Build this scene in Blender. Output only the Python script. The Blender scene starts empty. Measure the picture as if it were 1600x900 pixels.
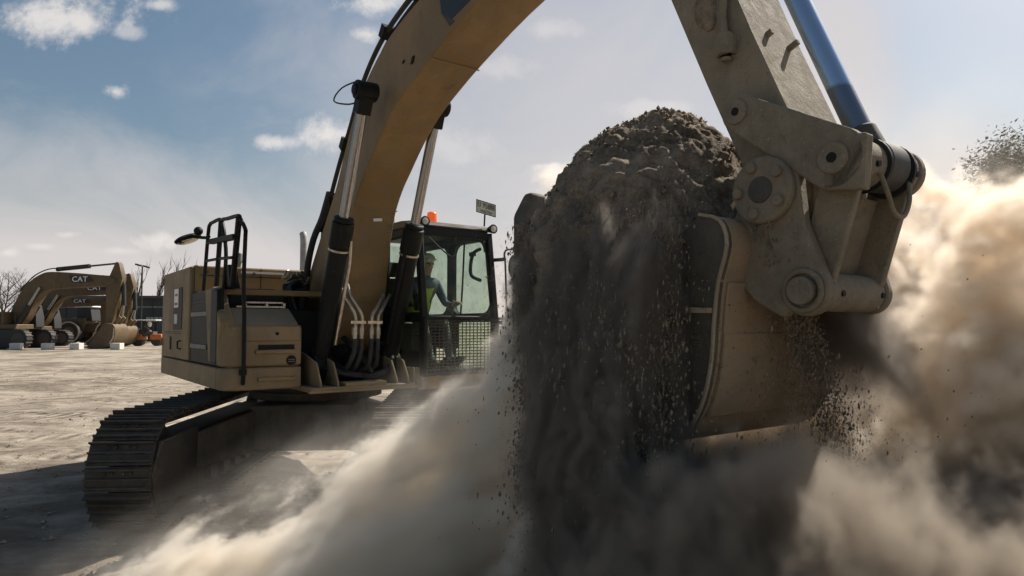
import bpy, math, random
from mathutils import Vector, Matrix, noise as mnoise
R = math.radians
random.seed(7)
S = bpy.context.scene
COL = S.collection

# ------------------------------------------------------------------ node helper
class NT:
    """small expression helper over a node tree (shader or geometry)"""
    def __init__(s, tree): s.t = tree
    def node(s, typ, **kw):
        n = s.t.nodes.new(typ)
        for k, v in kw.items(): setattr(n, k, v)
        return n
    def put(s, sock, v):
        if isinstance(v, bpy.types.NodeSocket): s.t.links.new(v, sock)
        elif v is not None:
            if hasattr(sock.default_value, '__len__'):
                if not hasattr(v, '__len__'): v = (v,)*len(sock.default_value)
                if len(sock.default_value) == 4 and len(v) == 3: v = (*v, 1)
            sock.default_value = v
    def m(s, op, a, b=None, c=None, clamp=False):
        n = s.node('ShaderNodeMath', operation=op, use_clamp=clamp)
        s.put(n.inputs[0], a)
        if b is not None: s.put(n.inputs[1], b)
        if c is not None: s.put(n.inputs[2], c)
        return n.outputs[0]
    def add(s, a, b): return s.m('ADD', a, b)
    def sub(s, a, b): return s.m('SUBTRACT', a, b)
    def mul(s, a, b): return s.m('MULTIPLY', a, b)
    def div(s, a, b): return s.m('DIVIDE', a, b)
    def mx(s, a, b): return s.m('MAXIMUM', a, b)
    def mn(s, a, b): return s.m('MINIMUM', a, b)
    def v(s, op, a, b=None, scale=None):
        n = s.node('ShaderNodeVectorMath', operation=op)
        s.put(n.inputs[0], a)
        if b is not None: s.put(n.inputs[1], b)
        if scale is not None: s.put(n.inputs['Scale'], scale)
        return n.outputs[1] if op in ('LENGTH', 'DOT_PRODUCT', 'DISTANCE') else n.outputs[0]
    def xyz(s, a):
        n = s.node('ShaderNodeSeparateXYZ'); s.put(n.inputs[0], a); return n.outputs[0], n.outputs[1], n.outputs[2]
    def vec(s, x, y, z):
        n = s.node('ShaderNodeCombineXYZ'); s.put(n.inputs[0], x); s.put(n.inputs[1], y); s.put(n.inputs[2], z); return n.outputs[0]
    def ramp(s, a, lo, hi, o0=0., o1=1., smooth=True):
        n = s.node('ShaderNodeMapRange'); n.interpolation_type = 'SMOOTHSTEP' if smooth else 'LINEAR'
        for i, q in enumerate((a, lo, hi, o0, o1)): s.put(n.inputs[i], q)
        return n.outputs[0]
    def noise(s, vec, scale, detail=4, rough=.55, dist=0., col=False, dims='3D'):
        n = s.node('ShaderNodeTexNoise'); n.noise_dimensions = dims
        s.put(n.inputs['Vector'], vec); s.put(n.inputs['Scale'], scale); s.put(n.inputs['Detail'], detail)
        s.put(n.inputs['Roughness'], rough); s.put(n.inputs['Distortion'], dist)
        return n.outputs['Color' if col else 0]
    def mix(s, f, a, b, mode='MIX'):
        n = s.node('ShaderNodeMix', data_type='RGBA', blend_type=mode)
        s.put(n.inputs[0], f); s.put(n.inputs[6], a); s.put(n.inputs[7], b); return n.outputs[2]

def new_mat(name):
    m = bpy.data.materials.new(name); m.use_nodes = True
    t = m.node_tree; b = t.nodes['Principled BSDF']
    return m, NT(t), b

def paint(name, col, dust=(.24, .19, .13), damt=.45, rough=.55, metal=0., grime=.5, bump=.15, sc=1.0, spec=.4):
    # weathered coat: base colour, settled dust, run-off streaks, grime, chips and spatter
    m, n, b = new_mat(name)
    P = n.node('ShaderNodeTexCoord').outputs['Object']
    big = n.noise(P, 1.3*sc, 6, .62, .6)
    med = n.noise(P, 7*sc, 8, .68, .4)
    fine = n.noise(P, 70*sc, 5, .7)
    st = n.noise(n.v('MULTIPLY', P, (9*sc, 9*sc, 1.2*sc)), 1.0, 6, .6)           # vertical run-off streaks
    nz = n.xyz(n.node('ShaderNodeNewGeometry').outputs['Normal'])[2]
    c = n.mix(n.ramp(big, .38, .64, 0, .7), col, tuple(x*.6 for x in col))
    scr = n.noise(n.v('MULTIPLY', n.v('ADD', P, (1.3, 5., 2.)), (3*sc, 16*sc, 22*sc)), 1.6, 4, .6, .8)       # long thin scrapes
    d = n.add(n.mul(n.ramp(med, .36, .66), .55), n.mul(n.ramp(st, .42, .7), .45))
    d = n.add(n.mul(d, damt), n.mul(n.ramp(nz, .3, .95), .35*min(1, damt*2)))
    d = n.m('MULTIPLY', d, n.ramp(fine, .2, .6, .75, 1.05), clamp=True)
    c = n.mix(d, c, dust)
    g = n.mul(n.ramp(n.noise(P, 4*sc, 9, .72, .8), .56, .72), grime)
    c = n.mix(g, c, (.045, .036, .028))
    sp = n.mul(n.ramp(n.noise(P, 34*sc, 4, .65), .60, .70), .9*grime)             # chips and spatter
    c = n.mix(sp, c, (.085, .066, .05))
    sp = n.mul(n.ramp(n.noise(n.v('ADD', P, (9., 4., 2.)), 46*sc, 3, .6), .64, .70), .8*damt)
    c = n.mix(sp, c, tuple(x*1.35 for x in dust))
    c = n.mix(n.mul(n.ramp(scr, .66, .71), .55*grime), c, (.34, .30, .25))
    n.put(b.inputs['Base Color'], c)
    n.put(b.inputs['Roughness'], n.add(rough, n.mul(d, .35)))
    n.put(b.inputs['Metallic'], metal); b.inputs['Specular IOR Level'].default_value = spec
    bp = n.node('ShaderNodeBump'); bp.inputs['Strength'].default_value = bump; bp.inputs['Distance'].default_value = .02
    n.put(bp.inputs['Height'], n.add(n.mul(med, .6), n.mul(fine, .25)))
    n.put(b.inputs['Normal'], bp.outputs[0])
    return m

def plain(name, col, rough=.6, metal=0., emit=None, var=.25, sc=8.):
    m, n, b = new_mat(name)
    P = n.node('ShaderNodeTexCoord').outputs['Object']
    f = n.noise(P, sc, 6, .65)
    n.put(b.inputs['Base Color'], n.mix(n.ramp(f, .3, .7), tuple(x*(1-var) for x in col), tuple(min(1, x*(1+var)) for x in col)))
    b.inputs['Roughness'].default_value = rough; b.inputs['Metallic'].default_value = metal
    if emit:
        b.inputs['Emission Color'].default_value = (*emit[:3], 1); b.inputs['Emission Strength'].default_value = emit[3]
    return m

# ------------------------------------------------------------------ mesh helper
class MB:
    def __init__(s): s.v = []; s.f = []
    def add(s, v, f):
        o = len(s.v); s.v += [tuple(p) for p in v]; s.f += [tuple(i+o for i in q) for q in f]; return s
    def box(s, x0, x1, y0, y1, z0, z1):
        return s.add([(x0,y0,z0),(x1,y0,z0),(x1,y1,z0),(x0,y1,z0),(x0,y0,z1),(x1,y0,z1),(x1,y1,z1),(x0,y1,z1)],
                     [(3,2,1,0),(4,5,6,7),(0,1,5,4),(1,2,6,5),(2,3,7,6),(3,0,4,7)])
    def obox(s, c, ax, ay, az):
        c, ax, ay, az = map(Vector, (c, ax, ay, az)); p = []
        for k in (-1, 1):
            for i, j in ((-1,-1),(1,-1),(1,1),(-1,1)): p.append(c+ax*i+ay*j+az*k)
        return s.add(p, [(3,2,1,0),(4,5,6,7),(0,1,5,4),(1,2,6,5),(2,3,7,6),(3,0,4,7)])
    def prism(s, prof, y0, y1):
        """outline in (x, z) given a thickness along y"""
        n = len(prof); ar = sum(prof[i][0]*prof[(i+1) % n][1]-prof[(i+1) % n][0]*prof[i][1] for i in range(n))
        if ar < 0: prof = prof[::-1]
        v = [(a, y0, z) for a, z in prof]+[(a, y1, z) for a, z in prof]
        return s.add(v, [tuple(range(n)), tuple(range(2*n-1, n-1, -1))]+[(i, i+n, (i+1) % n+n, (i+1) % n) for i in range(n)])
    def prismz(s, prof, z0, z1, top=None):
        n = len(prof); ar = sum(prof[i][0]*prof[(i+1) % n][1]-prof[(i+1) % n][0]*prof[i][1] for i in range(n))
        if ar < 0: prof = prof[::-1]; top = top[::-1] if top else None
        v = [(a, y, z0) for a, y in prof]+[(a, y, z1) for a, y in (top or prof)]
        return s.add(v, [tuple(range(n-1, -1, -1)), tuple(range(n, 2*n))]+[(i, (i+1) % n, (i+1) % n+n, i+n) for i in range(n)])
    def cyl(s, p0, p1, r, r1=None, n=24, cap=True):
        p0, p1 = Vector(p0), Vector(p1); r1 = r if r1 is None else r1
        d = (p1-p0).normalized(); u = d.orthogonal().normalized(); w = d.cross(u)
        v = []
        for p, q in ((p0, r), (p1, r1)):
            for i in range(n):
                a = 2*math.pi*i/n; v.append(p+(u*math.cos(a)+w*math.sin(a))*q)
        f = [(i, (i+1) % n, (i+1) % n+n, i+n) for i in range(n)]
        if cap: f += [tuple(range(n-1, -1, -1)), tuple(range(n, 2*n))]
        return s.add(v, f)
    def ring(s, p0, p1, ro, ri, n=28):
        p0, p1 = Vector(p0), Vector(p1)
        d = (p1-p0).normalized(); u = d.orthogonal().normalized(); w = d.cross(u); v = []
        for p, q in ((p0, ro), (p1, ro), (p1, ri), (p0, ri)):
            for i in range(n):
                a = 2*math.pi*i/n; v.append(p+(u*math.cos(a)+w*math.sin(a))*q)
        f = []
        for k in range(4):
            for i in range(n):
                j = (i+1) % n; k2 = (k+1) % 4; f.append((k*n+i, k*n+j, k2*n+j, k2*n+i))
        return s.add(v, f)
    def tube(s, pts, r, n=10, sub=4, closed=False):
        pts = [Vector(p) for p in pts]
        if sub > 1 and len(pts) > 2:
            q = []; m = len(pts); rng = m if closed else m-1
            for i in range(rng):
                g = lambda k: pts[k % m] if closed else pts[max(0, min(m-1, k))]
                a, b, c, d = g(i-1), g(i), g(i+1), g(i+2)
                for t in range(sub):
                    t /= sub
                    q.append(.5*((2*b)+(c-a)*t+(2*a-5*b+4*c-d)*t*t+(3*b-a-3*c+d)*t**3))
            if not closed: q.append(pts[-1])
            pts = q
        v = []; f = []; u = None; m = len(pts)
        for i, p in enumerate(pts):
            a = pts[i-1] if (i or closed) else p; b = pts[(i+1) % m] if (i < m-1 or closed) else p
            d = (b-a).normalized()
            if u is None: u = d.orthogonal().normalized()
            u = (u-d*u.dot(d)).normalized(); w = d.cross(u)
            rr = r[i*len(r)//m] if hasattr(r, '__len__') else r
            for k in range(n):
                t = 2*math.pi*k/n; v.append(p+(u*math.cos(t)+w*math.sin(t))*rr)
        for i in range(m if closed else m-1):
            j = (i+1) % m
            for k in range(n): f.append((i*n+k, i*n+(k+1) % n, j*n+(k+1) % n, j*n+k))
        if not closed: f += [tuple(range(n-1, -1, -1)), tuple(range((m-1)*n, m*n))]
        return s.add(v, f)
    def ball(s, c, r, nu=14, nv=8):
        c = Vector(c); rx, ry, rz = r if hasattr(r, '__len__') else (r, r, r)
        v = [c+Vector((0, 0, rz))]
        for j in range(1, nv):
            t = math.pi*j/nv
            for i in range(nu):
                p = 2*math.pi*i/nu; v.append(c+Vector((rx*math.sin(t)*math.cos(p), ry*math.sin(t)*math.sin(p), rz*math.cos(t))))
        v.append(c-Vector((0, 0, rz))); f = [(0, 1+i, 1+(i+1) % nu) for i in range(nu)]
        for j in range(nv-2):
            for i in range(nu): f.append((1+j*nu+i, 1+(j+1)*nu+i, 1+(j+1)*nu+(i+1) % nu, 1+j*nu+(i+1) % nu))
        o = 1+(nv-2)*nu; f += [(len(v)-1, o+(i+1) % nu, o+i) for i in range(nu)]
        return s.add(v, f)
    def build(s, name, mat, parent=None, bevel=0., smooth=35, label=None, fix=True):
        me = bpy.data.meshes.new(name); me.from_pydata([tuple(p) for p in s.v], [], s.f); me.validate()
        if smooth is not None:
            me.polygons.foreach_set('use_smooth', [True]*len(me.polygons))
            if smooth < 180: me.set_sharp_from_angle(angle=R(smooth))
        me.materials.append(mat)
        o = bpy.data.objects.new(name, me); COL.objects.link(o)
        if parent is not None: o.parent = parent
        if bevel:
            b = o.modifiers.new('bevel', 'BEVEL'); b.width = bevel; b.segments = 2; b.limit_method = 'ANGLE'; b.angle_limit = R(35); b.use_clamp_overlap = True
        if label: o['label'] = label
        return o

def tag(o, label=None, cat=None, group=None, kind=None):
    for k, v in (('label', label), ('category', cat), ('group', group), ('kind', kind)):
        if v: o[k] = v
    return o
def empty(name, loc, rz=0., sc=1.):
    o = bpy.data.objects.new(name, None); COL.objects.link(o); o.location = loc; o.rotation_euler = (0, 0, rz); o.scale = (sc,)*3; o.empty_display_size = .3; return o
def copy_tree(o, parent=None):
    c = o.copy(); COL.objects.link(c); c.parent = parent
    for ch in list(o.children): copy_tree(ch, c)
    return c
def text_mesh(body, size, ext=0.002):
    cu = bpy.data.curves.new('lettering', 'FONT'); cu.body = body; cu.size = size; cu.extrude = ext; cu.align_x = 'CENTER'; cu.align_y = 'CENTER'
    cu.resolution_u = 3
    o = bpy.data.objects.new('lettering', cu); COL.objects.link(o)
    dg = bpy.context.evaluated_depsgraph_get(); me = bpy.data.meshes.new_from_object(o.evaluated_get(dg))
    v = [tuple(p.co) for p in me.vertices]; f = [tuple(p.vertices) for p in me.polygons]
    bpy.data.objects.remove(o); bpy.data.curves.remove(cu); bpy.data.meshes.remove(me)
    return v, f
def arc(cx, cz, r, a0, a1, n=8):
    return [(cx+r*math.cos(R(a0+(a1-a0)*i/n)), cz+r*math.sin(R(a0+(a1-a0)*i/n))) for i in range(n+1)]

# ------------------------------------------------------------------ materials
YEL = paint('yellow_paint', (.25, .155, .058), dust=(.19, .155, .112), damt=.65, rough=.55, grime=.55, bump=.25)
YEL2 = paint('yellow_paint_dusty', (.26, .18, .09), dust=(.22, .18, .13), damt=.7, rough=.6, grime=.3)
STK = paint('stick_paint', (.25, .205, .145), dust=(.29, .245, .185), damt=.8, rough=.75, grime=.5, bump=.9, sc=1.6, spec=.25)
BKT = paint('bucket_steel', (.36, .25, .15), dust=(.34, .28, .205), damt=.6, rough=.6, grime=.8, bump=.8, sc=1.8, spec=.3)
BLK = paint('black_paint', (.010, .011, .011), dust=(.10, .085, .065), damt=.05, rough=.55, grime=.1, spec=.18)
DRK = paint('dark_steel', (.05, .047, .043), dust=(.15, .12, .09), damt=.5, rough=.6, grime=.3)
SHOE = paint('track_steel', (.05, .044, .038), dust=(.16, .13, .1), damt=.4, rough=.55, metal=.2, grime=.3, bump=.35, sc=2.)
RUB = plain('rubber', (.02, .02, .02), .7)
CHR = plain('chromed_rod', (.30, .30, .31), .24, 1., var=.08, sc=20)
PIPE = plain('steel_pipe', (.42, .38, .32), .35, .9, sc=15)
PLT = paint('shaded_side_steel', (.10, .085, .068), dust=(.16, .135, .105), damt=.5, rough=.65, grime=.6, bump=.6, sc=1.8, spec=.25)  # shade of the unlit bucket sides put into a darker steel colour
WORN = paint('worn_edge', (.42, .33, .23), dust=(.3, .24, .17), damt=.4, rough=.5, grime=.5, bump=.5, sc=3)
def rod_mat():
    m, n, b = new_mat('sky_tint_rod')
    P = n.node('ShaderNodeTexCoord').outputs['Object']; z = n.xyz(P)[2]
    k = n.ramp(n.add(z, n.mul(n.noise(P, 9, 4), .05)), 3.02, 3.05)
    d = n.ramp(n.noise(n.v('MULTIPLY', P, (30, 30, 6)), 1, 6, .7), .4, .75)
    c = n.mix(k, n.mix(d, (.16, .2, .27), (.22, .19, .16)), (.38, .50, .66))  # sky reflection put in as blue; the lower end is also dirty
    n.put(b.inputs['Base Color'], c); b.inputs['Metallic'].default_value = .7
    n.put(b.inputs['Roughness'], n.add(n.mul(n.sub(1., k), .18), .22)); return m
ROD = rod_mat()
WHT = plain('white_paint', (.75, .74, .7), .5, var=.06)
GRY = plain('grey_plastic', (.16, .16, .15), .6)
SKIN = plain('skin', (.42, .26, .18), .55, var=.08)
def soil_mat(name, a, b_, sc=6, bump=.8):
    m, n, b = new_mat(name); P = n.node('ShaderNodeTexCoord').outputs['Object']
    f = n.noise(P, sc, 10, .7, .3); g = n.noise(P, sc*9, 6, .75)
    n.put(b.inputs['Base Color'], n.mix(n.ramp(n.add(n.mul(f, .6), n.mul(g, .4)), .35, .65), a, b_))
    b.inputs['Roughness'].default_value = .95; b.inputs['Specular IOR Level'].default_value = .15
    bp = n.node('ShaderNodeBump'); bp.inputs['Strength'].default_value = bump; bp.inputs['Distance'].default_value = .03
    n.put(bp.inputs['Height'], n.add(f, n.mul(g, .5))); n.put(b.inputs['Normal'], bp.outputs[0]); return m
SOIL = soil_mat('soil', (.085, .068, .051), (.33, .26, .19), 5)
CLOD = soil_mat('clod', (.095, .077, .058), (.31, .245, .178), 14, .4)
def glass_mat(name, tint, mixf=.12):
    m, n, b = new_mat(name); t = n.t
    tr = n.node('ShaderNodeBsdfTransparent'); tr.inputs[0].default_value = (*tint, 1)
    gl = n.node('ShaderNodeBsdfGlossy'); gl.inputs[0].default_value = (.8, .85, .85, 1); gl.inputs['Roughness'].default_value = .05
    di = n.node('ShaderNodeBsdfDiffuse'); di.inputs[0].default_value = (.3, .3, .24, 1)
    P = n.node('ShaderNodeTexCoord').outputs['Object']
    fr = n.node('ShaderNodeLayerWeight'); fr.inputs[0].default_value = .12
    m1 = n.node('ShaderNodeMixShader'); n.put(m1.inputs[0], n.mul(fr.outputs['Facing'], .22)); t.links.new(tr.outputs[0], m1.inputs[1]); t.links.new(gl.outputs[0], m1.inputs[2])
    m2 = n.node('ShaderNodeMixShader'); n.put(m2.inputs[0], n.ramp(n.noise(P, 5, 8, .7), .4, .75, .02, mixf)); t.links.new(m1.outputs[0], m2.inputs[1]); t.links.new(di.outputs[0], m2.inputs[2])
    t.links.new(m2.outputs[0], t.nodes['Material Output'].inputs['Surface']); return m
GLS = glass_mat('cab_glass', (.87, .92, .87), .14)
MIRR = plain('mirror_glass', (.5, .5, .5), .1, 1., var=.05)
ORG = None
def beacon_mat():
    m, n, b = new_mat('amber_lens'); b.inputs['Base Color'].default_value = (.75, .12, .02, 1); b.inputs['Roughness'].default_value = .25
    b.inputs['Emission Color'].default_value = (1., .16, .03, 1); b.inputs['Emission Strength'].default_value = .25; return m
ORG = beacon_mat()
# ================================================================== the digging excavator
EX = empty('excavator', (-2.4508, 8.7438, 0), R(-54))
tag(EX, 'yellow crawler excavator with raised arm dumping a bucket of soil into the dust', 'excavator')

# ---- undercarriage: own axis, pointing almost at the camera
TM = Matrix.Translation((.276, -.114, 0)) @ Matrix.Rotation(R(-31.4), 4, 'Z')
def setm(o): o.matrix_local = TM; return o
rr = .47; xe = 1.86; zc = .555
def path_pt(t):
    """a point and heading on the shoe path, t in metres"""
    st = 2*xe; hc = math.pi*rr; tot = 2*st+2*hc; t %= tot
    if t < st: return (-xe+t, zc+rr), 0.
    t -= st
    if t < hc: a = t/rr; return (xe+rr*math.sin(a), zc+rr*math.cos(a)), -a
    t -= hc
    if t < st: return (xe-t, zc-rr), math.pi
    t -= st; a = t/rr; return (-xe-rr*math.sin(a), zc-rr*math.cos(a)), math.pi-a
TOT = 4*xe+2*math.pi*rr
NS = 49
sh = MB()
sp = TOT/NS
sh.box(-sp*.49, sp*.49, -.275, .275, .0, .02)
for x, h in ((-sp*.44, .05), (-sp*.05, .034), (sp*.30, .034)): sh.box(x, x+.018, -.273, .273, .018, .018+h)
for x in (.03,):
    for y in (-.11, -.05, .05, .11): sh.cyl((-sp*.24, y, .018), (-sp*.24, y, .034), .016, n=8)
for side in (-1, 1):
    b = MB()
    fr = [(-1.6, .33), (1.45, .33), (1.62, .42), (1.62, .72), (1.4, .8), (-1.5, .8), (-1.7, .7)]
    b.prism(fr, side*1.2-.2, side*1.2+.2)
    b.prism([(1.2, .2), (2.22, .3), (2.26, .6), (2.1, .84), (1.2, .86)], side*1.2-side*.22, side*1.2-side*.26)
    tr = setm(b.build('track', DRK, EX, .012))
    iw = MB(); iw.cyl((xe, side*1.2-.1, zc), (xe, side*1.2+.1, zc), .43, n=36); iw.cyl((xe, side*1.2-.16, zc), (xe, side*1.2+.16, zc), .16)
    o = iw.build('idler_wheel', DRK, tr, .01)
    iw = MB()
    for i in range(24):
        a = 2*math.pi*i/24; iw.obox((-xe+.43*math.cos(a), side*1.2, zc+.43*math.sin(a)), (.03*math.cos(a), 0, .03*math.sin(a)), (0, .04, 0), (-.03*math.sin(a), 0, .03*math.cos(a)))
    iw.cyl((-xe, side*1.2-.08, zc), (-xe, side*1.2+.08, zc), .41, n=36); iw.cyl((-xe, side*1.2-.2, zc), (-xe, side*1.2+.2, zc), .22)
    iw.build('drive_sprocket', DRK, tr, .01)
    for x in [-1.3+i*.42 for i in range(7)]:
        MB().cyl((x, side*1.2-.15, .23), (x, side*1.2+.15, .23), .11, n=16).build('track_roller', DRK, tr)
    ch = MB()
    for i in range(NS):
        (px_, pz_), a = path_pt((i+.5)*sp); q = Vector((math.sin(-a)*0, 0, 0))
        nx_, nz_ = -math.sin(a), math.cos(a)
        for yy in (-.075, .075): ch.obox((px_-nx_*.05, side*1.2+yy, pz_-nz_*.05), (math.cos(a)*sp*.46, 0, math.sin(a)*sp*.46), (0, .02, 0), (nx_*.042, 0, nz_*.042))
    ch.build('track_chain', DRK, tr)
    proto = None
    for i in range(NS):
        (px_, pz_), a = path_pt(i*sp)
        if proto is None and side == -1: proto = sh.build('track_shoe', SHOE, tr, .004); o = proto; SHOEP = proto
        else: o = SHOEP.copy(); COL.objects.link(o); o.parent = tr
        j = Matrix.Rotation(random.uniform(-.02, .02), 4, 'Y')
        o.matrix_local = Matrix.Translation((px_, side*1.2, pz_)) @ Matrix.Rotation(-a, 4, 'Y') @ j
b = MB()
b.prismz([(-.75, -.55), (.75, -.55), (.75, .55), (-.75, .55)], .5, 1.0)
for sx in (-1, 1):
    for sy in (-1, 1):
        b.add([(sx*.25, sy*.5, .95), (sx*.75, sy*.5, .95), (sx*.25, sy*.5, .55), (sx*.75, sy*.5, .5), (sx*.75, sy*1.05, .75), (sx*1.35, sy*1.05, .75), (sx*.75, sy*1.05, .42), (sx*1.35, sy*1.05, .4)],
              [(0, 1, 5, 4), (2, 6, 7, 3), (0, 4, 6, 2), (1, 3, 7, 5), (0, 2, 3, 1), (4, 5, 7, 6)])
setm(b.build('carbody', DRK, EX, .015))
b = MB(); b.cyl((0, 0, 1.0), (0, 0, 1.22), .72, n=48); b.ring((0, 0, 1.02), (0, 0, 1.1), .8, .7, 48)
b.build('swing_ring', DRK, EX)

# ---- upper structure
b = MB()
b.box(-2.2, 1.78, -.72, .44, 1.21, 1.26)
b.box(-2.2, .9, -.74, .46, 1.26, 1.42)
for l in (-.62, -.44, .22, .36): b.prism([(1.76, 1.26), (1.76, 1.30), (1.62, 1.50), (1.3, 1.58), (.4, 1.7), (.4, 1.26)], l, l+.022)
b.box(1.60, 1.78, -.36, .1, 1.26, 1.30)
b.box(1.72, 1.79, .46, .5, 1.18, 1.42)
b.build('main_frame', YEL2, EX, .008)
b = MB(); b.box(1.74, 1.80, -.74, .47, 1.205, 1.235); b.build('frame_lip', YEL2, EX, .006)
b = MB(); b.cyl((.95, -.12, 1.3), (.95, -.12, 1.72), .17); b.cyl((1.25, -.05, 1.28), (1.25, -.05, 1.55), .13)
b.obox((1.32, .27, 1.46), (.12, 0, 0), (0, .05, 0), (0, 0, .14)); b.build('swivel_block', BLK, EX, .01)
# counterweight, plan rounded at the tail
pl = [(-1.75, 1.47)] + [(-1.9, 1.47)] + [(-.02+3.0*math.cos(R(a)), 3.0*math.sin(R(a))) for a in range(154, 209, 5)] + [(-1.9, -1.47), (-1.75, -1.47)]
pls = [((x+1.75)*.93-1.75, y*.965) for x, y in pl]
b = MB(); b.prismz(pl, 1.24, 2.34); b.build('counterweight', YEL, EX, .07)
b = MB(); b.prismz([(x, y*.99) for x, y in pl], 2.343, 2.56, pls); b.build('counterweight_cap', YEL, EX, .05)
# right base sill
b = MB(); b.prism([(-1.74, 1.25), (1.28, 1.25), (1.28, 1.465), (-1.74, 1.465)], -1.5, -1.42)
b.box(-1.74, 1.28, -1.42, -.76, 1.25, 1.30); b.build('base_sill', YEL, EX, .012)
# right side bodywork
b = MB(); b.prism([(-1.738, 1.475), (-.40, 1.475), (-.40, 2.56), (-1.738, 2.56)], -1.49, -1.44)
sd = b.build('side_door', YEL, EX, .015)
MB().box(-1.0, -.47, -1.497, -1.485, 1.83, 2.34).build('dark_panel', BLK, sd, .005)
MB().box(-.93, -.67, -1.502, -1.494, 2.10, 2.33).build('warning_sticker', WHT, sd)
b = MB(); b.box(-.86, -.72, -1.506, -1.5, 2.24, 2.27); b.box(-.88, -.72, -1.506, -1.5, 2.13, 2.16); b.build('sticker_print', plain('sticker_red', (.4, .08, .05)), sd)
MB().box(-.92, -.72, -1.501, -1.494, 1.9, 2.02).build('info_sticker', plain('pale_sticker', (.5, .5, .46)), sd)
MB().box(-1.2, -1.12, -1.5, -1.48, 1.58, 1.74).build('door_latch', BLK, sd)
b = MB()
for z in (1.8, 1.78): b.box(-1.6, -.5, -1.493, -1.486, z, z+.006)
b.build('panel_seam', BLK, sd)
MB().box(-.39, -.06, -1.495, -1.43, 1.475, 2.562).build('door_post', YEL, EX, .02)
b = MB(); b.box(-.05, 1.27, -1.475, -1.43, 1.475, 2.25)
gd = b.build('grille_door', BLK, EX, .01)
b = MB()
for i in range(17): b.box(.02, .93, -1.48, -1.47, 1.52+i*.04, 1.545+i*.04)
b.build('grille_slats', BLK, gd)
for z in (1.63, 1.98): MB().box(.05, .82, -1.5, -1.488, z, z+.05).build('pull_handle', GRY, gd, .006)
MB().box(1.0, 1.27, -1.5, -1.47, 1.5, 2.24).build('edge_panel', BLK, gd, .02)
for z in (1.62, 2.42):
    b = MB(); b.cyl((-1.735, -1.50, z), (-1.735, -1.50, z+.09), .014, n=8); b.box(-1.80, -1.67, -1.497, -1.488, z+.01, z+.08); b.build('door_hinge', YEL2, sd, .003)
b = MB(); b.tube([(-.52, -1.49, 1.60), (-.52, -1.525, 1.61), (-.52, -1.525, 1.69), (-.52, -1.49, 1.70)], .01, 6, 1); b.build('door_pull', BLK, sd)
# hood behind the steps
b = MB(); b.box(-1.74, 0, -1.43, .15, 2.0, 2.57); b.box(-1.74, -.25, .16, 1.45, 1.45, 2.5)
hd = b.build('engine_hood', YEL, EX, .02)
b = MB(); b.box(0, .012, -.95, -.45, 2.50, 2.525); b.build('slot_highlight', WHT, hd)  # white strip painted in as the highlight along the hood slot
b = MB(); b.box(0.0, .006, -1.4, .1, 2.455, 2.462); b.box(0., .006, -.72, -.714, 2.27, 2.56); b.build('panel_seam', BLK, hd)
for k in range(6): MB().box(.001, .008, -.36+.0*k, -.02, 2.30+.022*k, 2.31+.022*k).build('hood_louvre', BLK, hd)
for y in (-1.33, -.80): MB().cyl((0, y, 2.50), (.012, y, 2.50), .018, n=10).build('hood_bolt', DRK, hd)
MB().box(-.2, -.012, -1.44, -1.425, 2.27, 2.575).build('hood_edge', YEL2, hd)
# deck, step recess and toolbox
b = MB(); b.box(.0, .98, -1.43, -.30, 2.2, 2.262); b.box(.0, .9, -1.42, -.76, 1.3, 2.2); dk = b.build('deck', YEL, EX, .01)
b = MB(); b.box(.25, .8, -1.38, -.8, 2.262, 2.28); b.build('grip_plate', DRK, dk)
b = MB()
b.box(.93, .97, -1.30, -.74, 2.07, 2.2)
b.build('step_riser', BLK, EX)
b = MB(); b.prism([(.905, 2.06), (1.14, 2.06), (1.44, 1.9), (1.44, 1.3), (.905, 1.3)], -1.42, -.745); b.build('sloped_step', YEL2, EX, .008)
b = MB(); b.prism([(.7, 2.26), (1.02, 2.28), (1.22, 2.08), (1.44, 1.91), (1.3, 1.5), (.9, 1.5)], -1.495, -1.36); b.build('step_wing', YEL, EX, .03)
b = MB(); b.box(1.08, 1.13, -1.28, -.78, 2.065, 2.085); b.box(1.05, 1.12, -1.2, -.8, 2.11, 2.13)
for y in (-1.2, -.98, -.8): b.box(1.06, 1.11, y, y+.03, 2.06, 2.12)
b.build('tread_plate', PIPE, EX, .004)
pr = [(1.28, 1.475), (1.28, 1.90)]+[(1.4, 1.90)]
b = MB(); b.prismz([(.905, -1.42), (1.3, -1.5), (1.40, -1.48), (1.5, -1.36), (1.5, -.72), (.905, -.72)], 1.475, 1.885)
tb = b.build('toolbox', YEL2, EX, .03)
b = MB(); b.prismz([(.905, -1.42), (1.3, -1.5), (1.40, -1.48), (1.5, -1.36), (1.5, -.72), (.905, -.72)], 1.245, 1.465); b.build('toolbox_base', YEL2, EX, .02)
MB().box(1.49, 1.515, -1.30, -.745, 1.725, 1.875).build('toolbox_lid', YEL2, tb, .012)
MB().cyl((1.51, -.98, 1.80), (1.525, -.98, 1.80), .016).build('lid_lock', BLK, tb)
for z in (1.645,): b = MB(); b.box(1.495, 1.503, -1.16, -.80, z-.03, z+.045); b.build('step_slot', BLK, tb)
b = MB(); b.box(1.49, 1.53, -1.19, -.79, 1.60, 1.64); b.build('step_bar', YEL2, tb, .008)
b = MB(); b.box(1.495, 1.503, -1.16, -.80, 1.36, 1.42); b.box(1.49, 1.53, -1.16, -.8, 1.33, 1.365); b.build('lower_step', YEL2, EX, .006)
b = MB(); b.cyl((1.5, -.83, 1.53), (1.508, -.83, 1.53), .05); b.build('round_decal', BLK, tb)
b = MB(); b.box(1.507, 1.511, -.865, -.795, 1.535, 1.542); b.box(1.507, 1.511, -.865, -.795, 1.515, 1.522); b.build('decal_lines', GRY, tb)
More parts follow.
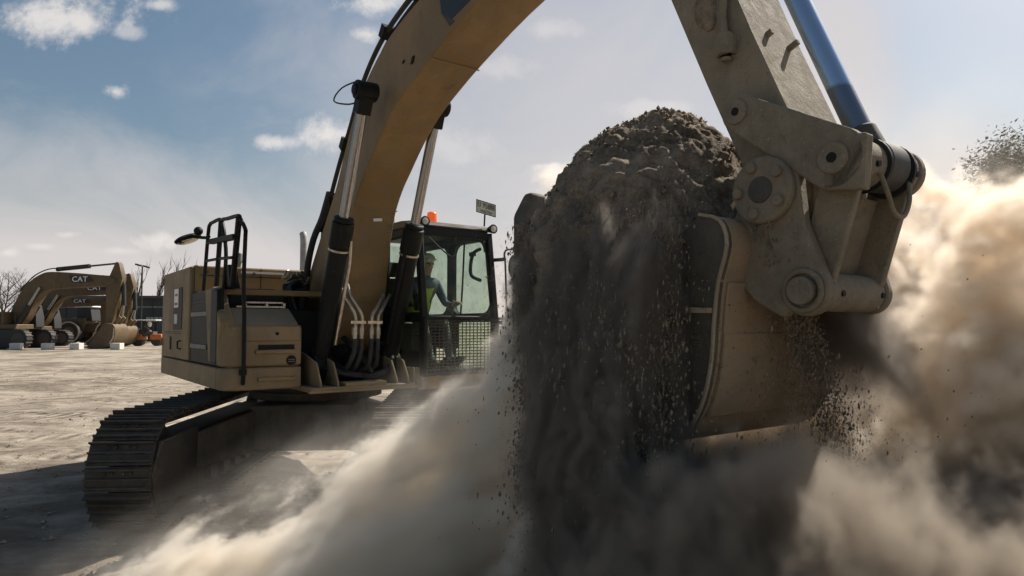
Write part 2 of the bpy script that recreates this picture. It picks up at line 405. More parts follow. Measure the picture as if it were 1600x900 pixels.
# thing next to boom foot: valve block and machinery with hoses
b = MB()
b.box(.3, 1.0, -.7, -.34, 1.4, 2.05); b.cyl((.55, -.55, 2.05), (.55, -.55, 2.36), .075); b.cyl((.82, -.5, 2.05), (.82, -.5, 2.30), .06)
b.build('valve_block', BLK, EX, .012)
b = MB()
for k in range(7): b.obox((.62+.05*math.sin(k*2.1), -.62+.045*k, 2.43+.035*math.cos(k*1.7)), (.05, .02*math.sin(k), .02), (-.02, .035, .01*math.cos(k)), (0, .01, .03))
b.build('cap_cover', PIPE, EX, .012)
b = MB()
for k in range(5): b.tube([(.65+.07*k, -.70+.03*k, 2.0), (.66+.06*k, -.66, 2.22+.02*k), (.6+.04*k, -.5, 2.30+.02*k), (.4+.06*k, -.36, 2.2)], .02, 8)
b.build('valve_hose', RUB, EX)
for p, r0, h in (((-1.0, -.72, 2.56), .055, .28), ):
    b = MB(); b.cyl(p, (p[0], p[1], p[2]+h*.6), r0*.6); b.cyl((p[0], p[1], p[2]+h*.55), (p[0], p[1], p[2]+h), r0*1.1, r0*.9); b.build('intake_cap', GRY, EX, .01)
b = MB(); b.tube([(-1.0, .15, 2.5), (-1.0, .15, 3.05), (-1.04, .15, 3.17)], .05, 14); b.build('exhaust_pipe', plain('hot_grey_metal', (.35, .34, .33), .6), EX)
# handrail
b = MB(); t = .02; L0 = -1.4
b.tube([(.19, L0, 2.25), (.36, L0, 2.9), (.44, L0, 2.99), (.55, L0, 3.0), (.92, L0, 2.985), (.88, L0, 2.85), (.76, L0, 2.28)], t, 8)
b.tube([(1.02, L0+.02, 2.26), (1.08, L0+.02, 2.6), (1.06, L0, 2.85), (.98, L0, 2.97), (1.2, L0, 2.962), (1.6, L0, 2.94), (1.66, L0, 2.91)], t, 8)
b.tube([(.8, L0, 2.3), (.93, L0, 2.98)], t*1.3, 8)
b.tube([(1.63, L0, 2.92), (1.2, L0+.06, 2.27)], t*1.5, 8);
b.tube([(.33, L0, 2.80), (.9, L0, 2.76), (1.55, L0, 2.74)], t*.9, 8)
b.tube([(.28, L0, 2.60), (.86, L0, 2.58), (1.40, L0, 2.55)], t*.8, 8)
b.obox((1.0, L0, 2.77), (.52, 0, -.025), (0, .03, 0), (0, 0, .026))
b.tube([(1.63, L0, 2.93), (1.74, L0+.03, 2.80), (1.60, -1.33, 2.72), (1.555, -1.325, 2.3), (1.55, -1.31, 1.9), (1.55, -1.31, 1.36), (1.5, -1.3, 1.34)], t, 8)
b.box(1.5, 1.56, -1.34, -1.28, 1.4, 1.46)
b.build('handrail', BLK, EX)
b = MB(); b.prismz([(.95, -1.36), (1.2, -1.36), (1.2, -1.26), (.95, -1.26)], 2.26, 2.5, [(1.1, -1.38), (1.18, -1.38), (1.18, -1.30), (1.1, -1.30)]); b.build('handrail_foot', BLK, EX, .01)
# side mirror on the handrail
b = MB(); b.ball((0, 0, 0), (.19, .11, .045)); mo = b.build('side_mirror', BLK, EX); mo.location = (.06, -1.55, 2.86); mo.rotation_euler = (R(25), R(14), R(-52))
b = MB(); b.tube([(.40, L0, 2.86), (.28, -1.42, 2.86), (.14, -1.5, 2.88)], .018, 8); b.ball((.2, -1.47, 2.94), .05); b.build('mirror_arm', BLK, EX)
b = MB(); b.ball((0, 0, -.012), (.17, .095, .04)); b.build('mirror_glass', MIRR, mo)

# ---- boom
low = [(1.05, 1.62), (1.30, 1.86), (1.40, 2.15), (1.48, 2.58), (1.56, 2.88), (1.66, 3.13), (1.82, 3.34), (2.0, 3.50), (2.28, 3.74), (2.62, 3.96), (3.02, 4.125), (3.40, 4.255), (4.07, 4.445), (4.75, 4.56), (5.4, 4.6)]
upp = [(.20, 2.1), (.29, 2.41), (.776, 2.98), (1.15, 3.40), (1.40, 3.78), (1.60, 4.07), (1.80, 4.29), (2.06, 4.48), (2.34, 4.63), (2.62, 4.73), (3.1, 4.83), (3.8, 4.95), (4.6, 5.02), (5.4, 5.02)]
def smoothpoly(p, k=3):
    q = []
    for i in range(len(p)-1):
        a, b_, c, d = p[max(0, i-1)], p[i], p[i+1], p[min(len(p)-1, i+2)]
        for t in range(k):
            t /= k; q.append(tuple(.5*(2*b_[j]+(c[j]-a[j])*t+(2*a[j]-5*b_[j]+4*c[j]-d[j])*t*t+(3*b_[j]-a[j]-3*c[j]+d[j])*t**3) for j in (0, 1)))
    return q+[p[-1]]
prof = smoothpoly(low)+arc(5.72, 4.8, .2, -70, 110, 8)+smoothpoly(upp)[::-1]+[(.16, 1.8)]+arc(.38, 1.62, .2, 180, 300, 5)
b = MB(); b.prism(prof, -.25, .25)
boom = b.build('boom', YEL, EX, .012)
b = MB(); b.cyl((.38, -.36, 1.62), (.38, .36, 1.62), .13); b.cyl((5.72, -.34, 4.8), (5.72, .34, 4.8), .12); b.build('boom_pin', DRK, boom, .01)
# weld seams round the underside
b = MB()
for i, (x, z) in enumerate([(1.665, 3.14), (3.30, 4.223)]):
    b.tube([(x+.004, -.255, z-.006), (x+.004, .255, z-.006)], .008, 6)
b.build('weld_seam', YEL2, boom)
b = MB(); b.obox((1.66, .03, 3.02), (.0, .05, .006), (.004, 0, .004), (0, -.002, .012)); b.build('label_plate', WHT, boom)
# decal on the right flank: black panel, white letters, yellow triangle
dp = [(3.44, 4.80), (3.49, 4.545), (3.655, 4.435), (3.9, 4.475), (5.05, 4.66), (5.0, 4.93), (4.3, 4.92)]
MB().prism(dp, -.254, -.25).build('decal_panel', plain('decal_black', (.012, .016, .018), .5, var=.1), boom)
MB().prism([(3.49, 4.545), (3.63, 4.385), (3.71, 4.40), (3.655, 4.437)], -.2535, -.25).build('decal_tail', plain('decal_brown', (.06, .04, .035), .6), boom)
tv, tf = text_mesh('CAT', .40)
ca, sa = math.cos(R(10)), math.sin(R(10))
b = MB(); b.add([(4.21+x*ca*1.12-y*sa, -.256-z*.5, 4.69+x*sa*1.12+y*ca) for x, y, z in tv], tf); b.build('decal_lettering', WHT, boom, smooth=None)
MB().prism([(4.0, 4.515), (4.36, 4.58), (4.19, 4.68)], -.2585, -.2545).build('decal_triangle', plain('decal_yellow', (.55, .36, .05), .5), boom)
# hoses running up over the boom
b = MB()
hp = [(.42, 2.3), (.55, 2.55), (.66, 2.80), (.72, 3.02), (.93, 3.36), (1.2, 3.72), (1.48, 4.05), (1.68, 4.32), (1.95, 4.56), (2.3, 4.76), (2.75, 4.9), (3.3, 5.0), (4.2, 5.12), (5.0, 5.12)]
for k, (dy, dn) in enumerate(((-.20, .03), (-.11, .05), (-.02, .03), (.10, .03))):
    b.tube([(x-.5*dn*1.6, dy, z+dn) for x, z in hp], .026 if k < 2 else .02, 8)
b.tube([(.30, -.28, 2.2), (.45, -.30, 2.6), (.60, -.29, 2.9), (.78, -.26, 3.12), (.95, -.24, 3.4)], .04, 8)
b.build('boom_hose', RUB, boom)
for x, z in ((.70, 3.02), (.9, 3.3), (1.3, 3.86), (2.3, 4.78), (2.9, 4.95)): MB().obox((x, -.15, z+.03), (.04, 0, .05), (0, .1, 0), (-.035, 0, .03)).build('hose_clamp', BLK, boom)
b = MB(); b.tube([(2.36, -.50, 4.24), (2.22, -.62, 4.18), (2.12, -.66, 4.07), (2.26, -.56, 4.02), (2.36, -.48, 4.05)], .008, 6); b.build('grease_line', RUB, boom)
for (x, z) in ((2.75, 4.36), (3.0, 4.3), (2.9, 4.32)): pass
b = MB(); b.obox((2.98, -.253, 4.30), (.015, 0, .03), (0, .01, 0), (.02, 0, 0)); b.obox((2.80, -.253, 4.34), (.008, 0, .012), (0, .01, 0), (.012, 0, 0)); b.build('bracket', BLK, boom)
# boom cylinders
for sgn in (-1, 1):
    y = -.47 if sgn < 0 else .325; top = Vector((2.43, y, 4.12)); bot = Vector((1.33, y, 1.45)); d = (top-bot).normalized()
    g = top-d*1.30
    b = MB(); b.cyl(bot+d*.05, g, .098, n=28); b.cyl(bot-Vector((0, .1, 0)), bot+Vector((0, .1, 0)), .15)
    cy = b.build('boom_cylinder', BLK, EX, .008)
    b = MB(); b.cyl(g-d*.26, g, .112, n=28); b.cyl(g, g+d*.05, .1, n=28); b.build('cylinder_gland', BLK, cy, .012)
    MB().cyl(g-d*.3, g-d*.28, .108, n=28).build('gland_ring', PIPE, cy)
    MB().cyl(g, top-d*.02, .052, n=24).build('piston_rod', CHR, cy)
    b = MB(); b.cyl(top-Vector((0, .10, 0)), top+Vector((0, .11, 0)), .092, n=28); b.cyl(top-Vector((0, .125, 0)), top+Vector((0, .13, 0)), .055)
    b.obox(top-d*.12, d*.1, (0, .07, 0), d.cross(Vector((0, 1, 0)))*.07); b.build('rod_eye', BLK, cy, .012)
    b = MB(); s0 = bot+d*.25; off = Vector((.09, .1*-sgn, .0))
    b.tube([s0+off, s0+d*.7+off, g-d*.45+off, g-d*.2+off*.8], .02, 8); b.build('feed_pipe', PIPE if sgn < 0 else BLK, cy)
# steel lines in front of boom foot, two pairs
b = MB()
for x0 in (0, .075):
    b.tube([(1.55, -.36+x0, 2.42), (1.62, -.33+x0, 2.2), (1.66, -.25+x0, 2.05), (1.66, -.21+x0, 1.95), (1.66, -.22+x0, 1.75)], .019, 8)
    b.tube([(1.55, .16+x0, 2.22), (1.62, .05+x0, 2.08), (1.66, -.02+x0, 2.0), (1.66, -.03+x0, 1.9), (1.66, -.03+x0, 1.75)], .019, 8)
b.build('steel_line', PIPE, EX)
b = MB()
for l in (-.22, -.145, -.03, .045):
    b.cyl((1.66, l, 1.86), (1.66, l, 1.78), .03, n=8); b.cyl((1.66, l, 1.78), (1.66, l, 1.73), .024, n=8)
b.box(1.64, 1.68, -.27, -.1, 1.90, 1.93); b.box(1.64, 1.68, -.08, .09, 1.90, 1.93)
b.build('hose_fitting', PIPE, EX)
b = MB()
for l, e in ((-.22, -.3), (-.145, -.22), (-.03, -.12), (.045, -.06)):
    b.tube([(1.66, l, 1.74), (1.67, l-.01, 1.6), (1.62, l+e*.2, 1.45), (1.4, e, 1.36), (1.1, e*.7, 1.4)], .025, 8)
b.tube([(.9, -.6, 1.6), (1.3, -.55, 1.5), (1.55, -.3, 1.38), (1.5, 0, 1.36), (1.2, .2, 1.5)], .035, 8)
b.tube([(.9, .35, 1.7), (1.35, .33, 1.6), (1.6, .2, 1.4), (1.5, -.1, 1.34), (1.1, -.3, 1.5)], .035, 8)
b.tube([(.9, -.2, 1.9), (1.45, -.1, 1.6), (1.6, .0, 1.4), (1.4, .1, 1.33)], .03, 8)
b.build('rubber_hose', RUB, EX)

# ---- stick
sl = [(5.33, 5.20), (5.53, 4.75), (5.995, 3.69), (6.226, 3.15), (6.45, 2.65), (6.495, 2.5)]
sf = [(6.80, 2.66), (6.73, 2.80), (6.50, 3.34), (6.22, 4.05), (6.03, 4.55), (5.90, 5.1), (5.6, 5.75), (5.42, 5.75)]
prof = sl+arc(6.66, 2.49, .165, 180, 360, 10)+sf
b = MB(); b.prism(prof, -.235, .225)
stick = b.build('stick', STK, EX, .01)
# side plate doubler near nose
b = MB(); b.cyl((6.653, -.29, 2.501), (6.653, .184, 2.501), .15); b.cyl((6.506, -.3, 2.905), (6.506, .236, 2.905), .075); b.build('stick_boss', STK, stick, .01)
b = MB(); b.obox((6.37, -.25, 3.30), (.05, 0, -.0), (0, .03, 0), (0, 0, .05)); b.cyl((6.375, -.27, 3.25), (6.375, -.27, 3.36), .038); b.cyl((6.37, -.3, 3.30), (6.37, -.24, 3.30), .022); b.cyl((6.38, -.27, 3.235), (6.38, -.27, 3.215), .026)
b.build('grease_valve', STK, stick, .006)
b = MB(); b.tube([(6.37, -.262, 3.34), (6.36, -.265, 3.45), (6.352, -.26, 3.6), (6.2, -.255, 3.95), (5.95, -.25, 4.4)], .02, 8); b.build('stick_hose', STK, stick)
for (x, z, l, ln) in ((6.46, 3.34, -.08, .06), (6.505, 3.31, .08, .05)): MB().obox((x+.03, l, z+.02), (.03, 0, .012), (0, .014, .002), (-.007, .003, .016)).build('bracket_stub', STK, stick, .006)
b = MB(); b.obox((6.82, -.12, 2.56), (.002, 0, 0), (0, .028, .0), (-.02, 0.015, .065)); b.build('nose_sticker', plain('worn_sticker', (.35, .31, .25), .7, var=.5, sc=60), stick)
b = MB(); b.ball((6.23, -.235, 3.54), (.07, .025, .09)); b.ball((6.26, -.238, 3.47), (.04, .02, .05)); b.build('caked_mud', CLOD, stick)
# bucket cylinder
Cp = Vector((6.98, 0, 2.60)); dd = Vector((-.372, 0, .93)).normalized()
b = MB(); b.cyl(Cp+dd*2.02, Cp+dd*3.35, .105, n=28); b.cyl(Cp+dd*1.8, Cp+dd*2.04, .12, n=28); bc = b.build('bucket_cylinder', BLK, EX, .01)
MB().cyl(Cp+dd*.1, Cp+dd*1.9, .056, n=28).build('piston_rod', ROD, bc)
b = MB(); b.cyl(Cp-Vector((0, .085, 0)), Cp+Vector((0, .085, 0)), .115, n=32); b.cyl(Cp, Cp+dd*.2, .085, .07, n=24); b.build('rod_eye', DRK, bc, .012)
# idler links
def plate_between(p, q, rp, rq, y0, y1, waist=None):
    (x0, z0), (x1, z1) = p, q; a = math.degrees(math.atan2(z1-z0, x1-x0)); pr = arc(x0, z0, rp, a+90, a+270, 14)+arc(x1, z1, rq, a-90, a+90, 14)
    if waist:
        n_ = (-(z1-z0), x1-x0); ln = math.hypot(*n_); n_ = (n_[0]/ln, n_[1]/ln); mx_, mz_ = (x0*.4+x1*.6), (z0*.4+z1*.6)
        pr = pr[:15]+[(mx_-n_[0]*waist, mz_-n_[1]*waist)]+pr[15:]+[(mx_+n_[0]*waist, mz_+n_[1]*waist)]
    return MB().prism(pr, y0, y1)
K = (6.506, 2.905); C2 = (6.978, 2.590); A2 = (6.653, 2.501); B2 = (6.830, 2.034)
for s_ in (-1, 1):
    y0, y1 = (-.365, -.30) if s_ < 0 else (.19, .24)
    b = plate_between(K, C2, .088, .135 if s_ < 0 else .112, y0, y1)
    if s_ < 0: b.obox((7.02, s_*.3325, 2.565), (.09, 0, -.01), (0, .0325, 0), (.01, 0, .115))
    lk = b.build('idler_link', STK, EX, .01)
    for p, r_ in ((K, .06), (C2, .068)):
        e = -.365 if s_ < 0 else .24; b = MB(); b.cyl((p[0], e-s_*.01, p[1]), (p[0], e+s_*.014, p[1]), r_, n=28); o = b.build('pin_cap', STK, lk, .006)
        MB().cyl((p[0], e, p[1]), (p[0], e+s_*.017, p[1]), r_*.33, n=16).build('pin_bolt', BLK, lk)
# power link
b = MB()
for s_ in (-1, 1):
    y0, y1 = (-.288, -.11) if s_ < 0 else (.10, .185); b.cyl((C2[0], y0, C2[1]), (C2[0], y1, C2[1]), .106, n=32)
    y0, y1 = (-.285, -.245) if s_ < 0 else (.14, .178)
    b.prism([(C2[0]-.1, C2[1]-.02), (C2[0]+.085, C2[1]-.06), (B2[0]+.085, B2[1]+.03), (B2[0]-.09, B2[1]+.0)], y0, y1)
b.prism([(C2[0]-.095, C2[1]-.12), (C2[0]-.06, C2[1]-.12), (B2[0]-.045, B2[1]+.05), (B2[0]-.08, B2[1]+.05)], -.245, .14)
b.cyl((B2[0], -.285, B2[1]), (B2[0], .18, B2[1]), .088, n=32)
pk = b.build('power_link', STK, EX, .008)
for s_ in (-1, 1):
    b = MB(); b.ring((C2[0], s_*.1, C2[1]), (C2[0], s_*.115, C2[1]), .124, .09); b.build('seal_ring', RUB, pk)
    sy_ = -.2 if s_ < 0 else .15
    MB().cyl((C2[0]+.103, sy_, C2[1]-.02), (C2[0]+.114, sy_, C2[1]-.022), .014, n=10).build('grease_nipple', BLK, pk)
    MB().cyl((B2[0]+.084, sy_, B2[1]-.01), (B2[0]+.094, sy_, B2[1]-.01), .014, n=10).build('grease_nipple', BLK, pk)
b = MB(); b.tube([(C2[0]+.1, -.17, C2[1]-.06), (C2[0]+.12, -.15, C2[1]-.15), (C2[0]+.11, -.08, C2[1]-.22), (C2[0]+.11, 0.0, C2[1]-.23), (C2[0]+.11, .06, C2[1]-.16), (C2[0]+.09, .11, C2[1]-.06)], .011, 8); b.build('grease_hose', STK, pk)

# ---- bucket
W = .50
bp = smoothpoly([(4.95, 2.46), (5.05, 2.25), (5.19, 2.03), (5.40, 1.73), (5.68, 1.49), (6.0, 1.35), (6.25, 1.325), (6.36, 1.42), (6.432, 1.555), (6.475, 1.73), (6.493, 1.91), (6.52, 2.085), (6.57, 2.25), (6.53, 2.37), (6.41, 2.41)], 3)
def offs(p, d):
    q = []
    for i in range(len(p)):
        a, c = p[max(0, i-1)], p[min(len(p)-1, i+1)]; tx, tz = c[0]-a[0], c[1]-a[1]; l = math.hypot(tx, tz) or 1
        q.append((p[i][0]-tz/l*d, p[i][1]+tx/l*d))
    return q
inn = offs(bp, .032)
b = MB(); b.prism(bp+inn[::-1], -W, W)
bk = b.build('bucket', BKT, EX, .004)
for s_ in (-1, 1):
    y0, y1 = sorted((s_*(W-.004), s_*(W+.03)))
    b = MB(); b.prism(offs(bp, .004)+[(6.25, 2.30), (5.75, 2.22), (5.25, 2.33)], y0, y1); sp_ = b.build('side_plate', PLT, bk, .006)
    e0, e1 = sorted((s_*(W+.03), s_*(W+.045)))
    b = MB(); b.prism([(6.1, 1.98), (6.48, 1.965), (6.48, 1.94), (6.1, 1.95)], e0, e1); b.build('wear_bar', WORN, sp_, .003)
    b = MB(); b.prism(offs(bp, -.004)[-24:]+offs(bp, .012)[-24:][::-1], e0, e1); b.build('edge_strip', WORN, sp_, .003)
    b = MB(); b.prism([(4.98, 2.44), (5.20, 2.40), (5.3, 2.1), (5.2, 2.03), (5.06, 2.25)], e0, e1+.01); b.build('side_cutter', DRK, sp_, .005)
b = MB(); b.prism(offs(bp, -.02)[22:30]+offs(bp, .0)[22:30][::-1], -W+.02, W-.02); b.prism(offs(bp, -.014)[28:34]+offs(bp, .0)[28:34][::-1], -W+.02, W-.02); b.build('wear_strip', BKT, bk, .004)
for l in (-.41, -.205, 0, .205, .41):
    b = MB(); b.add([(4.92+dx, l+dy, 2.36) for dx, dy in ((-.06, -.09), (.08, -.09), (.08, .09), (-.06, .09))]+[(4.935+dx, l+dy, 2.60) for dx, dy in ((-.075, -.09), (.075, -.09), (.075, .09), (-.075, .09))]+[(5.0+dx, l+dy, 2.74) for dx, dy in ((-.04, -.07), (.03, -.07), (.03, .07), (-.04, .07))],
       [(3, 2, 1, 0), (8, 9, 10, 11)]+[(i+k, (i+1) % 4+k, (i+1) % 4+4+k, i+4+k) for k in (0, 4) for i in range(4)])
    b.build('tooth', DRK, bk, .025)
for s_ in (-1, 1):
    y0, y1 = (-.362, -.295) if s_ < 0 else (.186, .235); rb_ = .110 if s_ < 0 else .098
    a_ = math.degrees(math.atan2(B2[1]-A2[1], B2[0]-A2[0]))
    pr = arc(A2[0], A2[1], .165, a_+110, a_+250, 14)
    pr = arc(A2[0], A2[1], .17, 20, 200, 16)+[(6.47, 2.36), (6.45, 2.2), (6.5, 2.07), (6.6, 1.98), (6.72, 1.92)]+arc(B2[0], B2[1], rb_, 230, 380, 14)+[(6.885, 2.20), (6.835, 2.33)]
    b = MB(); b.prism(pr, y0, y1); er = b.build('bucket_ear', STK, bk, .012)
    b = MB(); e = y0 if s_ < 0 else y1; b.cyl((A2[0], e, A2[1]), (A2[0], e+s_*.045, A2[1]), .155, n=36)
    b.build('pin_flange', STK, er, .012)
    MB().cyl((A2[0], e+s_*.04, A2[1]), (A2[0], e+s_*.05, A2[1]), .062, n=24).build('pin_end', DRK, er, .004)
    for k in range(5):
        b = MB(); t_ = R(90+20+k*72); b.cyl((A2[0]+.112*math.cos(t_), e+s_*.04, A2[1]+.112*math.sin(t_)), (A2[0]+.112*math.cos(t_), e+s_*.066, A2[1]+.112*math.sin(t_)), .026, n=8); b.build('flange_bolt', STK, er, .004)
    b = MB(); b.ring((B2[0], e, B2[1]), (B2[0], e+s_*.022, B2[1]), rb_-.012, .074, 32); b.cyl((B2[0], e-s_*.02, B2[1]), (B2[0], e+s_*.045, B2[1]), .062, n=24); b.build('lower_pin', STK, er, .008)

# ---- cab
CX = 1.84
def cabx(z): return CX if z < 2.0 else CX-(z-2.0)*.14
cb = MB()
y0, y1 = .485, 1.50
cb.box(.0, CX, y0, y1, 1.2, 1.34)                                        # sill
for y in (y0, y1-.075):                                                 # front pillars, corner posts, sills
    cb.prism([(CX-.075, 1.34), (CX, 1.34), (cabx(2.0), 2.0), (cabx(2.98), 2.98), (cabx(2.98)-.09, 2.98), (CX-.075, 2.0)], y, y+.075)
    cb.box(0, .09, y, y+.075, 1.34, 3.0); cb.box(.76, .9, y+.003, y+.072, 1.34, 3.0)
    cb.box(.09, CX-.07, y+.004, y+.07, 1.92, 2.03); cb.prism([(.09, 2.9), (cabx(2.98)-.09, 2.9), (cabx(2.98)-.085, 3.0), (.09, 3.0)], y, y+.075)
cb.box(CX-.055, CX-.008, y0+.075, y1-.075, 1.95, 1.99)
cb.prism([(cabx(2.9)-.08, 2.9), (cabx(2.9), 2.9), (cabx(2.98)+.0, 3.0), (cabx(2.98)-.08, 3.0)], y0+.07, y1-.07)
cb.box(0, .06, y0+.07, y1-.07, 1.34, 2.0)
cab = cb.build('cab', BLK, EX, .012)
# rounded window corner fillets of the side frames
b = MB()
for y in (y1-.072,):
    for (cx, cz, sx, sz) in ((.9, 2.9, 1, -1), (.9, 2.03, 1, 1), (1.62, 2.9, -1, -1), (1.75, 2.03, -1, 1), (.76, 2.9, -1, -1), (.76, 2.03, -1, 1), (.9, 1.92, 1, -1), (1.76, 1.34, -1, 1)):
        q = .14; b.prism([(cx, cz), (cx+sx*q, cz)]+[(cx+sx*q*(1-math.sin(R(t_))), cz+sz*q*(1-math.cos(R(t_)))) for t_ in (20, 45, 70)]+[(cx, cz+sz*q)], y+.004, y+.064)
b.build('window_fillet', BLK, cab)
b = MB(); b.prism([(-.03, 3.0), (cabx(2.98)+.01, 3.0), (cabx(2.98)-.03, 3.06), (1.3, 3.095), (.1, 3.095), (-.02, 3.05)], y0-.01, y1+.01); b.build('cab_roof', DRK, cab, .02)
b = MB(); b.box(0, CX+.018, y0-.004, y1+.004, 1.19, 1.335); b.build('cab_skirt', YEL2, cab, .012)
MB().box(.5, 1.7, y0-.04, y0-.008, 1.2, 1.42).build('cab_side_step', YEL2, cab, .01)
for nm, vs in (('windscreen', [(cabx(2.0)-.03, y0+.07, 1.99), (cabx(2.0)-.03, y1-.07, 1.99), (cabx(2.9)-.04, y1-.07, 2.92), (cabx(2.9)-.04, y0+.07, 2.92)]),
               ('lower_windscreen', [(CX-.03, y0+.07, 1.34), (CX-.03, y1-.07, 1.34), (CX-.03, y1-.07, 1.96), (CX-.03, y0+.07, 1.96)]),
               ('door_window', [(.88, y1-.035, 2.0), (1.78, y1-.035, 2.0), (1.65, y1-.035, 2.93), (.88, y1-.035, 2.93)]),
               ('door_lower_window', [(.88, y1-.035, 1.34), (1.78, y1-.035, 1.34), (1.78, y1-.035, 1.95), (.88, y1-.035, 1.95)]),
               ('rear_side_window', [(.08, y1-.035, 2.0), (.78, y1-.035, 2.0), (.78, y1-.035, 2.93), (.08, y1-.035, 2.93)]),
               ('right_window', [(.08, y0+.03, 1.6), (1.76, y0+.03, 1.6), (1.66, y0+.03, 2.93), (.08, y0+.03, 2.93)]),
               ('rear_window', [(.04, y0+.07, 2.0), (.04, y1-.07, 2.0), (.04, y1-.07, 2.95), (.04, y0+.07, 2.95)])):
    vv = [Vector(p) for p in vs]; nn = (vv[1]-vv[0]).cross(vv[3]-vv[0]).normalized()*.003
    b = MB(); b.add([p-nn for p in vv]+[p+nn for p in vv], [(3, 2, 1, 0), (4, 5, 6, 7), (0, 1, 5, 4), (1, 2, 6, 5), (2, 3, 7, 6), (3, 0, 4, 7)]); b.build(nm, GLS, cab, smooth=None)
b = MB(); b.tube([(1.13, y1-.085, 2.03), (1.17, y1-.085, 2.4), (1.21, y1-.085, 2.92)], .012, 8); b.build('window_divider', BLK, cab)
b = MB(); b.tube([(1.60, y1-.1, 2.8), (1.5, y1-.14, 2.75), (1.44, y1-.14, 2.6), (1.47, y1-.14, 2.48), (1.6, y1-.1, 2.42)], .022, 8); b.box(1.42, 1.5, y1-.15, y1-.1, 2.72, 2.77); b.build('grab_handle', BLK, cab)
b = MB(); b.tube([(cabx(2.9)+.02, .62, 2.87), (cabx(2.6)+.02, .9, 2.66), (cabx(2.9)+.015, .97, 2.9)], .008, 6); b.build('wiper', BLK, cab)
b = MB(); b.prismz([(.25, .72), (.85, .72), (.85, 1.25), (.25, 1.25)], 1.34, 1.78); b.prism([(.2, 1.75), (.36, 1.75), (.26, 2.5), (.1, 2.5)], .76, 1.22); b.prism([(.12, 2.52), (.24, 2.52), (.2, 2.72), (.1, 2.72)], .86, 1.12); b.build('driver_seat', BLK, cab, .04)
for y in (.66, 1.3):
    b = MB(); b.prism([(.35, 1.6), (1.15, 1.6), (1.15, 1.92), (.5, 1.98), (.35, 1.9)], y-.08, y+.08); b.cyl((1.08, y, 1.92), (1.12, y, 2.12), .02); b.ball((1.125, y, 2.15), (.035, .035, .05)); b.build('armrest_console', BLK, cab, .02)
b = MB(); b.box(1.45, 1.52, .58, .68, 2.05, 2.25); b.box(1.5, 1.55, .64, .68, 1.4, 2.06); b.build('monitor', BLK, cab, .015)
b = MB(); b.prism([(1.2, 1.34), (1.78, 1.34), (1.78, 1.38), (1.2, 1.38)], .6, 1.42); b.obox((1.6, .92, 1.46), (.1, 0, .05), (0, .05, 0), (-.01, 0, .02)); b.obox((1.6, 1.08, 1.46), (.1, 0, .05), (0, .05, 0), (-.01, 0, .02)); b.build('foot_pedal', BLK, cab)
# mesh guard over the lower front
b = MB(); gx = 1.925
for i in range(18): z = 1.365+i*.0333; b.cyl((gx, y0+.0, z), (gx, y1+.05, z), .0056, n=6, cap=False)
for i in range(22): y = y0+.015+i*.0493; b.cyl((gx+.004, y, 1.36), (gx+.004, y, 1.95), .0056, n=6, cap=False)
gm = b.build('mesh_guard', DRK, cab)
b = MB(); b.box(gx-.015, gx+.025, y0-.02, y1+.06, 1.945, 1.975); b.box(gx-.015, gx+.02, y0-.02, y1+.06, 1.335, 1.36); b.box(gx-.015, gx+.02, y0-.03, y0+.0, 1.33, 1.97)
for z in (1.4, 1.9): b.box(CX, gx, y0+.01, y0+.04, z, z+.03); b.box(CX, gx, y1-.04, y1-.01, z, z+.03)
b.build('guard_frame', BLK, gm)
b = MB(); b.tube([(gx, y1+.055, 1.34), (gx, y1+.055, 1.95), (gx-.03, y1+.055, 2.6), (gx-.05, y1+.055, 2.72), (gx-.05, y1+.1, 2.78), (gx-.05, y1+.24, 2.78), (gx-.05, y1+.25, 2.74), (gx-.05, y1+.25, 2.55)], .012, 8, 3)
b.tube([(gx-.03, y1+.055, 2.66), (cabx(2.66)-.02, y1, 2.66)], .022, 8); mm = b.build('mirror_post', BLK, cab)
b = MB(); b.ball((gx-.06, y1+.21, 2.58), (.035, .085, .15)); o = b.build('mirror_housing', BLK, mm)
b = MB(); b.ball((gx-.085, y1+.21, 2.58), (.015, .075, .135)); b.build('mirror_glass', MIRR, mm)
for y, z in ((y0+.075, 3.045), (y1-.02, 3.03)):
    b = MB(); b.cyl((cabx(3)-.05, y, z), (cabx(3)+.06, y, z), .03, .058, n=24); b.cyl((cabx(3)+.0, y, z-.05), (cabx(3)-.02, y, z-.12), .018, n=10); lo = b.build('work_lamp', BLK, cab, .004)
    MB().cyl((cabx(3)+.058, y, z), (cabx(3)+.064, y, z), .044, .03, n=24).build('lamp_lens', plain('lamp_glass', (.5, .48, .44), .15), lo)
b = MB(); b.cyl((1.3, .9, 3.09), (1.3, .9, 3.11), .05); be = b.build('beacon', BLK, cab)
b = MB(); b.cyl((1.3, .9, 3.11), (1.3, .9, 3.215), .062, .058, n=24); b.ball((1.3, .9, 3.215), (.058, .058, .03)); b.build('beacon_lens', ORG, be)
b = MB(); b.tube([(cabx(3), 1.385, 3.06), (cabx(3)+.0, 1.395, 3.22)], .010, 8, 1); pp = b.build('plate_post', BLK, cab)
pc = Vector((1.715, 1.40, 3.275)); ex_ = Vector((math.sin(R(-6)), math.cos(R(-6)), -.12)).normalized(); 
b = MB(); b.obox(pc, (.004, 0, 0), ex_*.150, (0, 0, .075)); b.build('number_plate', plain('plate_face', (.36, .37, .31), .6), cab)
b = MB(); b.obox(pc+Vector((.004, 0, .072)), (.003, 0, 0), ex_*.150, (0, 0, .004)); b.obox(pc+Vector((.004, 0, -.072)), (.003, 0, 0), ex_*.150, (0, 0, .004))
for q in (-1, 1): b.obox(pc+ex_*.146*q+Vector((.004, 0, 0)), (.003, 0, 0), ex_*.004, (0, 0, .075))
b.build('plate_rim', BLK, cab)
